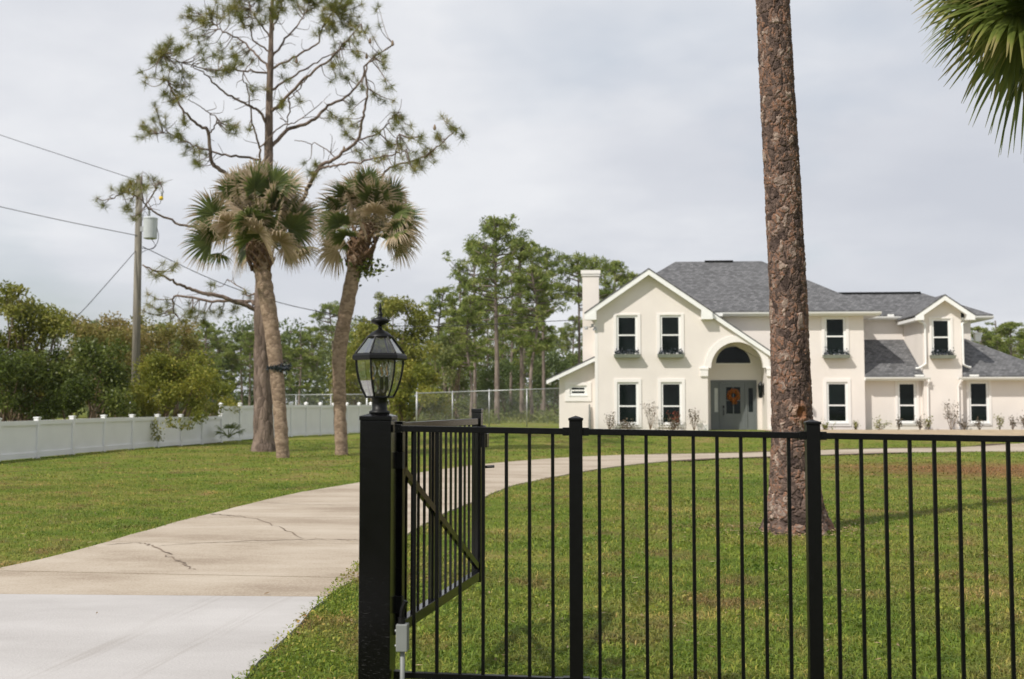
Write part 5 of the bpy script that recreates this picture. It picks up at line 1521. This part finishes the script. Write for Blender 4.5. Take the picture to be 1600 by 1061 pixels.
# green sprig growing under the right palm crown
sp0 = at(570, 418, 33.2); n = 150
C = np.stack((r_.normal(.1, .26, n), r_.normal(-.22, .1, n), r_.normal(-.05, .16, n)), 1)
Vv, Qq, tt = cards(C, .16, .5, r_)
o = empty('fern', sp0); link('leaves', np_mesh('leaves', Vv, Qq, None, {'tone': tt}), o, M_green)['kind'] = 'stuff'
MB().tube(spline([(.05, -.05, -.1), (.12, -.2, -.02), (.3, -.3, .08)], 4), .012, 5).build('stem', M_cane, o)
tag(o, 'dark green leafy sprig growing under the right palm crown', 'fern')

# ================================================================ UTILITY POLE AND LINES
UP = at(210, 690, 45.0); UP[2] = 0
pole = empty('utility_pole', UP)
tag(pole, 'grey wooden utility pole behind the white fence', 'utility pole')
ptop = at(218, 276, 45.0)
MB().tube([(0, 0, -.1), (ptop - UP) * .5, ptop - UP], [.175, .155, .125], 14).build('pole_shaft', M_pole, pole, smooth=True)
tc_ = at(235, 357, 44.8) - UP
xf = MB().lathe([(.20, tc_[2] - .43), (.27, tc_[2] - .40), (.275, tc_[2] + .36), (.29, tc_[2] + .37), (.29, tc_[2] + .42), (.2, tc_[2] + .47), (.05, tc_[2] + .5)], tc_[0], tc_[1], 20).build('transformer', M_xform, pole, smooth=False)
MB().lathe([(.03, tc_[2] + .48), (.06, tc_[2] + .55), (.03, tc_[2] + .6), (.06, tc_[2] + .66), (.03, tc_[2] + .72), (.05, tc_[2] + .78), (.02, tc_[2] + .88)], tc_[0] - .06, tc_[1], 10).build('bushing', M_grey, xf, smooth=True)
MB().box(.1, tc_[0] - .2, -.1, .0, tc_[2] - .1, tc_[2] + .1).build('bracket', M_galv, xf)
arr = at(253, 308, 44.8) - UP
MB().lathe([(.03, arr[2] + .22), (.05, arr[2] + .15), (.035, arr[2] + .1), (.05, arr[2] + .05), (.035, arr[2])], arr[0], arr[1], 8).build('insulator', M_grey, pole, smooth=True)
MB().lathe([(.06, arr[2] - .12), (.09, arr[2] - .1), (.08, arr[2] + .02), (.03, arr[2] + .03)], arr[0] - .03, arr[1], 10).build('arrester_cap', M_yellow, pole, smooth=True)
def loc(x, y, dY=0): return at(x, y, 45 + dY) - UP
MB().tube(spline([loc(222, 330), loc(240, 320, -.3), loc(250, 318, -.2), loc(253, 300, -.2)], 5), .012, 5).tube(spline([loc(243, 350, -.2), loc(248, 370, -.3), loc(240, 388, -.3), loc(222, 388)], 6), .014, 5) \
    .tube(spline([loc(236, 372, -.2), loc(242, 385, -.3), loc(226, 392), loc(214, 400)], 6), .012, 5).tube(spline([loc(222, 345), loc(226, 330, -.2), loc(232, 338, -.2)], 4), .01, 5).build('jumper_cables', M_wire, pole)
def wire(pts, label, r=.014):
    P = spline(pts, 8)
    o = MB().tube(P, r, 5).build('power_line', M_wire)
    tag(o, label, 'power line')
wire([at(-420, 60, 46), at(-60, 190, 45.6), at(95, 242, 45.3), at(216, 282, 45)], 'topmost cable running left from the utility pole top', .013)
wire([at(-420, 225, 46), at(-60, 309, 45.6), at(90, 343, 45.3), at(214, 368, 44.85)], 'cable running left from the transformer level of the pole', .016)
wire([at(212, 392, 44.85), at(170, 440, 44), at(118, 497, 43), at(20, 590, 41)], 'service cable sloping down left to the bushes', .016)
wire([at(222, 385, 44.85), at(330, 436, 45.5), at(420, 468, 46), at(505, 488, 46.5), at(640, 510, 47), at(905, 500, 48.6)], 'service cable dipping right behind the palms to the house', .016)
# ================================================================ WHITE VINYL FENCE
vf = empty('vinyl_fence', (-12.2, 36, 0))
tag(vf, 'low white vinyl panel fence along the left of the lawn', 'fence')
A = np.array((-14.41, 19.62)); B = np.array((-11.3, 43.6))
def vfence(root, A, B, n, h, hA=None, peak=.09, planks=0, capm=None):
    L0 = np.array(root.location)
    pm = None
    for i in range(n + 1):
        p = A + (B - A) * i / n
        z0 = float(gz(p[0], p[1]))
        o = MB().box(-.065, .065, -.065, .065, -.2, h + .06).build('post', M_vinyl, root)
        ang = -math.atan2((B - A)[0], (B - A)[1])
        o.location = (p[0] - L0[0], p[1] - L0[1], z0); o.rotation_euler = (0, 0, ang)
        cp = MB().add([(-.08, -.08, 0), (.08, -.08, 0), (.08, .08, 0), (-.08, .08, 0), (-.08, -.08, .03), (.08, -.08, .03), (.08, .08, .03), (-.08, .08, .03), (0, 0, peak)],
                      [(0, 3, 2, 1), (0, 1, 5, 4), (1, 2, 6, 5), (2, 3, 7, 6), (3, 0, 4, 7), (4, 5, 8), (5, 6, 8), (6, 7, 8), (7, 4, 8)]).build('post_cap', capm or M_white, o)
        cp.location = (0, 0, h + .06)
    d = (B - A) / n; ln = float(np.linalg.norm(d)); ang = -math.atan2(d[0], d[1])
    for i in range(n):
        p = A + d * (i + .5); z0 = float(gz(p[0], p[1]))
        def put(mb, nm, m=M_vinyl):
            o = mb.build(nm, m, root); o.location = (p[0] - L0[0], p[1] - L0[1], z0); o.rotation_euler = (0, 0, ang); return o
        g_ = ln / 2 - .07
        put(MB().box(-.05, .05, -g_, g_, h - .12, h + .0), 'rail')
        put(MB().box(-.05, .05, -g_, g_, .03, .17), 'rail')
        pan = put(MB().box(-.012, .012, -g_, g_, .168, h - .098), 'panel')
        if planks:
            mb = MB()
            for k in range(1, planks):
                y = -g_ + 2 * g_ * k / planks
                mb.box(.0125, .018, y - .012, y + .012, .17, h - .1)
            mb.build('plank_seams', M_vinyl, pan)
vfence(vf, A, B, 13, 1.03, peak=.04, capm=M_vinyl)
tf = empty('vinyl_fence', (-9.4, 51, 0))
tag(tf, 'tall white vinyl panel fence with capped posts behind the tree trunks', 'fence')
vfence(tf, np.array((-11.4, 43.9)), np.array((-7.3, 58.0)), 10, 1.40, planks=8)

# ================================================================ CHAIN LINK FENCES
def chain(label, A, B, n, h):
    A = np.array(A, float); B = np.array(B, float)
    e = empty('chain_link_fence', (A[0], A[1], float(gz(*A)))); tag(e, label, 'fence')
    z = lambda p: float(gz(p[0], p[1])) - e.location[2]
    for i in range(n + 1):
        p = A + (B - A) * i / n
        r = .045 if i in (0, n) else .03
        o = MB().tube([(p[0] - A[0], p[1] - A[1], z(p) - .1), (p[0] - A[0], p[1] - A[1], z(p) + h + (.08 if r > .04 else 0))], r, 8).build('post', M_galv, e, smooth=True)
    pa = np.array((0, 0, z(A) + h)); pb = np.array((B[0] - A[0], B[1] - A[1], z(B) + h))
    MB().tube([pa, (pa + pb) / 2, pb], .024, 8).build('rail', M_galv, e, smooth=True)
    # wire mesh
    Ln = float(np.linalg.norm(B - A)); d = np.append((B - A) / Ln, (z(B) - z(A)) / Ln)
    V = []; Q = []
    k = 0
    st_ = .13
    for s in np.arange(-h, Ln, st_):
        for sg in (0, 1):
            s0, s1, z0, z1 = s, s + h - .05, .05, h
            if s0 < 0: z0 -= s0; s0 = 0
            if s1 > Ln: z1 -= (s1 - Ln); s1 = Ln
            if z1 - z0 < .03: continue
            if sg: z0, z1 = h + .05 - z0, h + .05 - z1
            a = d * s0 + np.array((0, 0, z0)); b = d * s1 + np.array((0, 0, z1))
            t_ = unit(b - a); u_ = np.cross(t_, np.array((d[1], -d[0], 0))) * .0022
            V += [a - u_, a + u_, b + u_, b - u_]; Q.append((k, k + 1, k + 2, k + 3)); k += 4
    o = link('wire_mesh', np_mesh('wire_mesh', np.array(V), Q), e, M_galv); o['kind'] = 'stuff'
a_ = at(651, 672, 56); b_ = at(874, 668, 53)
chain('grey chain link fence running up to the left end of the house', (a_[0], 56.0), (b_[0] + .3, 53.0), 4, 1.85)
c_ = at(400, 680, 60.5)
chain('grey chain link fence behind the tall white vinyl fence', (c_[0], 62.0), (at(570, 680, 58.5)[0] + .1, 58.5), 3, 1.95)

# ================================================================ BACKGROUND TREES
def far_pine_meshes(h, hb_, rmax, seed, nb=46, flat=0.0, csize=.34, ncard=30, tr=.0125):
    """trunk + crown meshes, base at origin"""
    rng = np.random.default_rng(seed)
    P = spline([(0, 0, -.1), (rng.normal(0, .06), 0, h * .3), (rng.normal(0, .15), 0, h * .65), (rng.normal(0, .2), 0, h)], 5)
    V, Q = tube_np(P, np.linspace(tr * h, .004 * h, len(P)), 9)
    Vs = [V]; Qs = [Q]; nv = len(V)
    C = []
    for k in range(nb):
        t = rng.uniform(0, 1) ** .75
        z = hb_ + (h - hb_) * t
        prof = (math.sin(math.pi * min(1, .18 + .8 * t)) ** .7) if not flat else (.45 + .55 * t if t < .85 else .8)
        ln = rmax * prof * rng.uniform(.55, 1.1)
        a = rng.uniform(0, 6.28)
        x0 = np.interp(z, P[:, 2], P[:, 0])
        p0 = np.array((x0, 0, z)); rise = ln * (.15 + .55 * t) * rng.uniform(.5, 1.3)
        p1 = p0 + np.array((math.cos(a) * ln * .55, math.sin(a) * ln * .55, rise * .3)); p2 = p0 + np.array((math.cos(a) * ln, math.sin(a) * ln, rise))
        br = spline([p0, p1, p2], 3)
        v, q = tube_np(br, np.linspace(.0045 * h, .0016 * h, len(br)), 4)
        Vs.append(v); Qs.append(q + nv); nv += len(v)
        for j in range(3 if ln > .8 else 2):
            s = br[rng.integers(3, len(br))] + rng.normal(0, .22, 3) * ln * .5
            C.append(s)
    C = np.array(C)
    cr = np.repeat(C, ncard, 0); rr = rng.uniform(.30, .62, len(C)) * rmax / 2.4
    off = rdir(rng, len(cr)) * (rng.uniform(0, 1, (len(cr), 1)) ** .45) * np.repeat(rr, ncard)[:, None]
    off[:, 2] *= .62
    tone = np.clip(np.repeat(rng.uniform(.1, .75, len(C)), ncard) + .25 * rng.uniform(-1, 1, len(cr)), 0, 1)
    v, q, tt = cards(cr + off, csize, .22, rng, up=.35, tone=tone)
    return np_mesh('trunk', np.vstack(Vs), np.vstack(Qs), smooth=True), np_mesh('crown', v, q, None, {'tone': tt})
VAR = [far_pine_meshes(13.5, 5.2, 2.6, 1, 58, tr=.0155), far_pine_meshes(12.0, 5.0, 2.1, 2, 52), far_pine_meshes(11.0, 4.6, 1.8, 3, 46), far_pine_meshes(12.5, 8.2, 2.2, 4, 34), far_pine_meshes(11.5, 4.0, 1.7, 5, 40)]
for t_, c_m in VAR:
    t_.materials.append(M_trunk_far); c_m.materials.append(M_fpine)
VH = [13.5, 12.0, 11.0, 12.5, 11.5]
rt = random.Random(9)
def place_pine(px, ytop, Y, v, label, group, wide=1.0):
    X = (px - 800) / FPX * Y
    h = EYE + (630 - ytop) / FPX * Y
    s = h / VH[v]
    e = empty('pine_tree', (X, Y, float(gz(X, Y))), rt.uniform(0, 6.28))
    tag(e, label, 'tree', group)
    for nm, me in zip(('trunk', 'crown'), VAR[v]):
        o = link(nm, me, e)
    e.scale = (s * wide, s * wide, s)
    return e
place_pine(777, 352, 72, 0, 'tallest pine behind the chain link fence left of the chimney', None, 1.0)
GR1 = 'slender pines behind the chain link fence beside the house'
LB1 = 'slender woodland pine behind the chain link fence beside the house'
NAMED = {742: 'pine standing just left of the tallest pine', 815: 'pine standing just right of the tallest pine', 850: 'pine with a high narrow crown midway between tallest pine and chimney',
         716: 'short pine at the left end of the wood nearest the lantern', 905: 'pine crown showing just left of the white chimney', 934: 'pine crown showing directly behind the chimney top',
         962: 'pine crown showing just right of the chimney above the gable slope', 990: 'pine crown peeping over the gable roof right of the chimney'}
for px, yt, Y, v in ((742, 388, 80, 1), (815, 386, 76, 1), (850, 402, 82, 3), (716, 425, 74, 4), (692, 452, 88, 2), (905, 412, 80, 3), (934, 416, 86, 3), (962, 420, 92, 1), (990, 432, 96, 2),
                     (832, 425, 70, 2), (798, 440, 96, 4), (735, 470, 66, 2), (846, 480, 100, 4), (704, 500, 92, 2), (762, 470, 104, 1), (725, 520, 108, 2), (785, 500, 112, 0), (820, 505, 110, 1), (672, 540, 100, 4), (750, 545, 118, 2), (900, 500, 110, 2), (685, 520, 112, 1), (810, 530, 118, 4), (840, 525, 116, 2), (880, 520, 120, 1)):
    place_pine(px, yt, Y, v, NAMED.get(px, LB1), GR1, rt.uniform(.85, 1.15))
place_pine(519, 478, 92, 3, 'flat topped pine rising above the treeline between the two palms', None, 1.2)
GR2 = 'distant pines of the left treeline'
LB2 = 'distant pine in the treeline behind the white fence'
px = 150
while px < 600:
    yt = 505 + rt.uniform(-8, 38) + (12 if px > 430 else 0)
    if not 500 < px < 535:
        place_pine(px, yt, rt.uniform(92, 128), rt.choice((0, 1, 2, 4, 4)), LB2, GR2, rt.uniform(1.1, 1.5))
    px += rt.uniform(11, 19)
GR3 = 'pines beyond the garage roof'
LB3 = 'bushy pine beyond the sloping garage roof at the right'
for px, yt, Y, v in ((1530, 518, 84, 2), (1556, 508, 90, 4), (1580, 514, 82, 1), (1604, 520, 92, 2), (1632, 512, 86, 4), (1665, 518, 88, 1), (1545, 528, 98, 2), (1592, 530, 100, 4)):
    place_pine(px, yt, Y, v, LB3, GR3, 1.5)

# leafy masses
def foliage(centres, n, size, aspect, rng, shell=.55):
    """leaf cards through a set of ellipsoid lumps: rows (x, y, z, rx, ry, rz)"""
    Cc = np.array(centres); wgt = (Cc[:, 3] * Cc[:, 5]); wgt = wgt / wgt.sum()
    k = rng.choice(len(Cc), n, p=wgt)
    d = rdir(rng, n) * (rng.uniform(0, 1, (n, 1)) ** shell)
    P = Cc[k, :3] + d * Cc[k, 3:]
    # ragged: pull clusters together
    sub = rng.normal(0, 1, (n // 14 + 1, 3))
    P += np.repeat(sub, 14, 0)[:n] * Cc[k, 3:] * .10
    P[:, 2] = np.maximum(P[:, 2], .05)
    tone = np.clip(rng.uniform(.0, 1, len(Cc))[k] * .5 + rng.uniform(0, .5, n), 0, 1)
    return cards(P, size, aspect, rng, tone=tone)
def lumps(px0, px1, y0, y1, Y, n, r, rng, taper=0.0):
    """random lumps filling a picture-sized region at distance Y (world metres)"""
    o = []
    for _ in range(n):
        fy = rng.uniform(0, 1)
        half = 1 - taper * (1 - fy)
        cx = (px0 + px1) / 2 + (px1 - px0) / 2 * half * rng.uniform(-1, 1)
        p = at(cx, y0 + (y1 - y0) * fy, Y + rng.normal(0, r * 1.2))
        q = r * rng.uniform(.6, 1.2)
        o.append((p[0], p[1], max(p[2], .2), q, q, q * .8))
    return o
def bush(name, px0, px1, y0, y1, Y, nl, r, n, size, lm, label, cat, seed, taper=.3, stems=10, asp=.5, trunk=None):
    rng = np.random.default_rng(seed)
    lu = lumps(px0, px1, y0, y1, Y, nl, r, rng, taper)
    X = ((px0 + px1) / 2 - 800) / FPX * Y
    base = np.array((X, Y, float(gz(X, Y))))
    e = empty(name, base); tag(e, label, cat)
    V, Q, tt = foliage(lu, n, size, asp, rng)
    link('crown', np_mesh('crown', V - base, Q, None, {'tone': tt}), e, lm)
    mb = MB()
    for k in range(stems):
        l_ = lu[rng.integers(0, len(lu))]
        b0 = base + np.array((rng.normal(0, .25 if trunk else (px1 - px0) / FPX * Y * .12), abs(rng.normal(0, .3)), 0)) + (np.array((-.75, 0, 0)) if lm is M_lime else 0)
        tip = np.array(l_[:3])
        P = spline([b0, (b0 * .45 + tip * .55) + rng.normal(0, .15, 3), tip], 5)
        mb.tube(P, np.linspace(.05 if not trunk else trunk, .012, len(P)), 6, False)
    mb.build('stem' if not trunk else 'trunk', M_cane, e, smooth=True, shift=base)
    return e
bush('bush', -40, 118, 442, 600, 40, 40, .6, 10500, .15, M_olive, 'tall loose olive bush with bare brown canes at the left frame edge', 'bush', 201, .35, 60)
bush('bush', -330, -90, 480, 650, 38, 50, .8, 9000, .16, M_olive, 'olive bush behind the fence beyond the left frame edge', 'bush', 210, .3, 16)
bush('bush', -60, 70, 560, 650, 37.5, 20, .6, 5500, .13, M_green, 'dark low bush behind the fence at the far left', 'bush', 209, .1, 10)
bush('bush', 95, 240, 498, 620, 47, 46, .6, 11000, .14, M_brush, 'brownish dry thicket behind the utility pole', 'bush', 202, .3, 26)
bush('bush', 62, 205, 545, 650, 38.5, 34, .55, 10500, .13, M_green, 'dark green glossy bush in front of the utility pole', 'bush', 203, .35, 10)
bush('bush', 200, 345, 560, 655, 41, 44, .5, 13000, .12, M_lime, 'yellow green bush spilling over the low white fence', 'bush', 204, .35, 12)
bush('bush', 195, 310, 512, 600, 49, 30, .55, 8000, .14, M_brush, 'reddish brown scrub above the yellow green bush', 'bush', 208, .3, 12)
bush('bush', 298, 358, 578, 652, 45.5, 16, .45, 4500, .11, M_lime, 'rounded lime green bush where the fence gets taller', 'bush', 205, .35, 5)
# sprigs hanging over the fence
rng = np.random.default_rng(206)
pts = []
for x, y0, y1 in ((240, 652, 688), (250, 655, 690), (232, 652, 670), (265, 652, 668), (282, 652, 672), (298, 655, 670)):
    for _ in range(44):
        t = rng.uniform(0, 1); pts.append(at(x + rng.normal(0, 4), y0 + (y1 - y0) * t, 38.0 + rng.normal(-.35, .12)))
V, Q, tt = cards(np.array(pts), .13, .5, rng)
ctr = np.mean(pts, 0)
o = link('vine', np_mesh('vine', V - ctr, Q, None, {'tone': tt}), None, M_olive); o.location = ctr
tag(o, 'leafy vine sprigs hanging over the low white fence', 'vine')
# little palmetto at the fence corner
pb = at(357, 690, 42.5); pb[2] = 0
e = empty('palmetto', pb); tag(e, 'small palmetto plant at the foot of the fence corner', 'plant')
rng = np.random.default_rng(15)
for k in range(9):
    V, Q, tn = frond_mesh(rng, .45, .42, 16, rad(80), .6, .1, .07, rad(rng.uniform(20, 75)))
    az = k * 2.4
    V = np.stack((V[:, 0] * math.cos(az) - V[:, 1] * math.sin(az), V[:, 0] * math.sin(az) + V[:, 1] * math.cos(az), V[:, 2] + .2), 1)
    link('frond', np_mesh('frond', V, Q, None, {'tone': tn}), e, M_frondg)
# leafy trees behind the lantern
bush('leafy_tree', 535, 690, 475, 600, 66, 46, .85, 11000, .22, M_olive, 'broad yellow green leafy tree directly behind the lantern', 'tree', 301, .45, 14, trunk=.12)
bush('leafy_tree', 612, 690, 562, 640, 62, 18, .7, 5500, .2, M_lime, 'low rounded leafy tree right of the lantern', 'tree', 302, .3, 8, trunk=.09)
bush('leafy_tree', 520, 590, 545, 640, 70, 18, .8, 4500, .2, M_olive, 'small leafy tree seen left of the lantern glass', 'tree', 303, .3, 8, trunk=.09)
# pale spire of a young cypress just above the lantern tip
bush('leafy_tree', 588, 610, 455, 520, 67, 9, .35, 1300, .14, M_pale, 'pale slim tree top directly above the lantern finial', 'tree', 304, .5, 5, trunk=.06)
bush('leafy_tree', 668, 742, 505, 645, 74, 30, .8, 5200, .2, M_pale, 'pale green airy young tree at the left end of the wood beside the lantern', 'tree', 305, .3, 12, trunk=.07)
bush('leafy_tree', 745, 830, 575, 650, 92, 20, .9, 4200, .24, M_fpine2, 'low green thicket between the pine trunks', 'tree', 306, .1, 8, trunk=.06)
bush('leafy_tree', 830, 905, 545, 650, 96, 24, 1.0, 5200, .24, M_fpine2, 'green thicket beyond the fence just left of the lean-to roof', 'tree', 307, .2, 8, trunk=.06)
# undergrowth and the deep wood
rng = np.random.default_rng(401)
lu = []
for _ in range(120):
    X = rng.uniform(-9, 6); Y = rng.uniform(60, 82); q = rng.uniform(.4, .9)
    lu.append((X, Y, rng.uniform(.1, .7), q * 1.3, q, q * .7))
V, Q, tt = foliage(lu, 12000, .2, .4, rng)
o = link('undergrowth', np_mesh('undergrowth', V, Q, None, {'tone': tt}), None, M_pale); tag(o, 'pale tangled undergrowth beyond the chain link fence', kind='stuff')
lu = []
for _ in range(820):
    X = rng.uniform(-105, 16); Y = rng.uniform(108, 150); z = rng.uniform(.3, 9.0) if rng.uniform() < .7 else rng.uniform(.2, 3.0); q = rng.uniform(.9, 1.9)
    lu.append((X, Y, z, q, q, q))
for _ in range(110):
    X = rng.uniform(34, 85); Y = rng.uniform(100, 140); z = rng.uniform(.3, 6.5); q = rng.uniform(.9, 1.9)
    lu.append((X, Y, z, q, q, q))
V, Q, tt = foliage(lu, 145000, .42, .45, rng)
o = link('woodland', np_mesh('woodland', V, Q, None, {'tone': tt}), None, M_fpine2); tag(o, 'dense far off wood closing the view behind house and fences', kind='stuff')

# ================================================================ HAZE
hm = bpy.data.materials.new('thin_haze'); hm.use_nodes = True
t = hm.node_tree; t.nodes.clear()
pv = N(t, 'ShaderNodeVolumePrincipled'); pv.inputs['Color'].default_value = (0.93, 0.95, 1.0, 1); pv.inputs['Density'].default_value = 0.00012
t.links.new(pv.outputs[0], N(t, 'ShaderNodeOutputMaterial').inputs['Volume'])
hz = MB().box(-960, 960, -120, 1620, -1.4, 19).build('haze', hm); tag(hz, 'thin pale haze in the air over the whole place', kind='stuff')
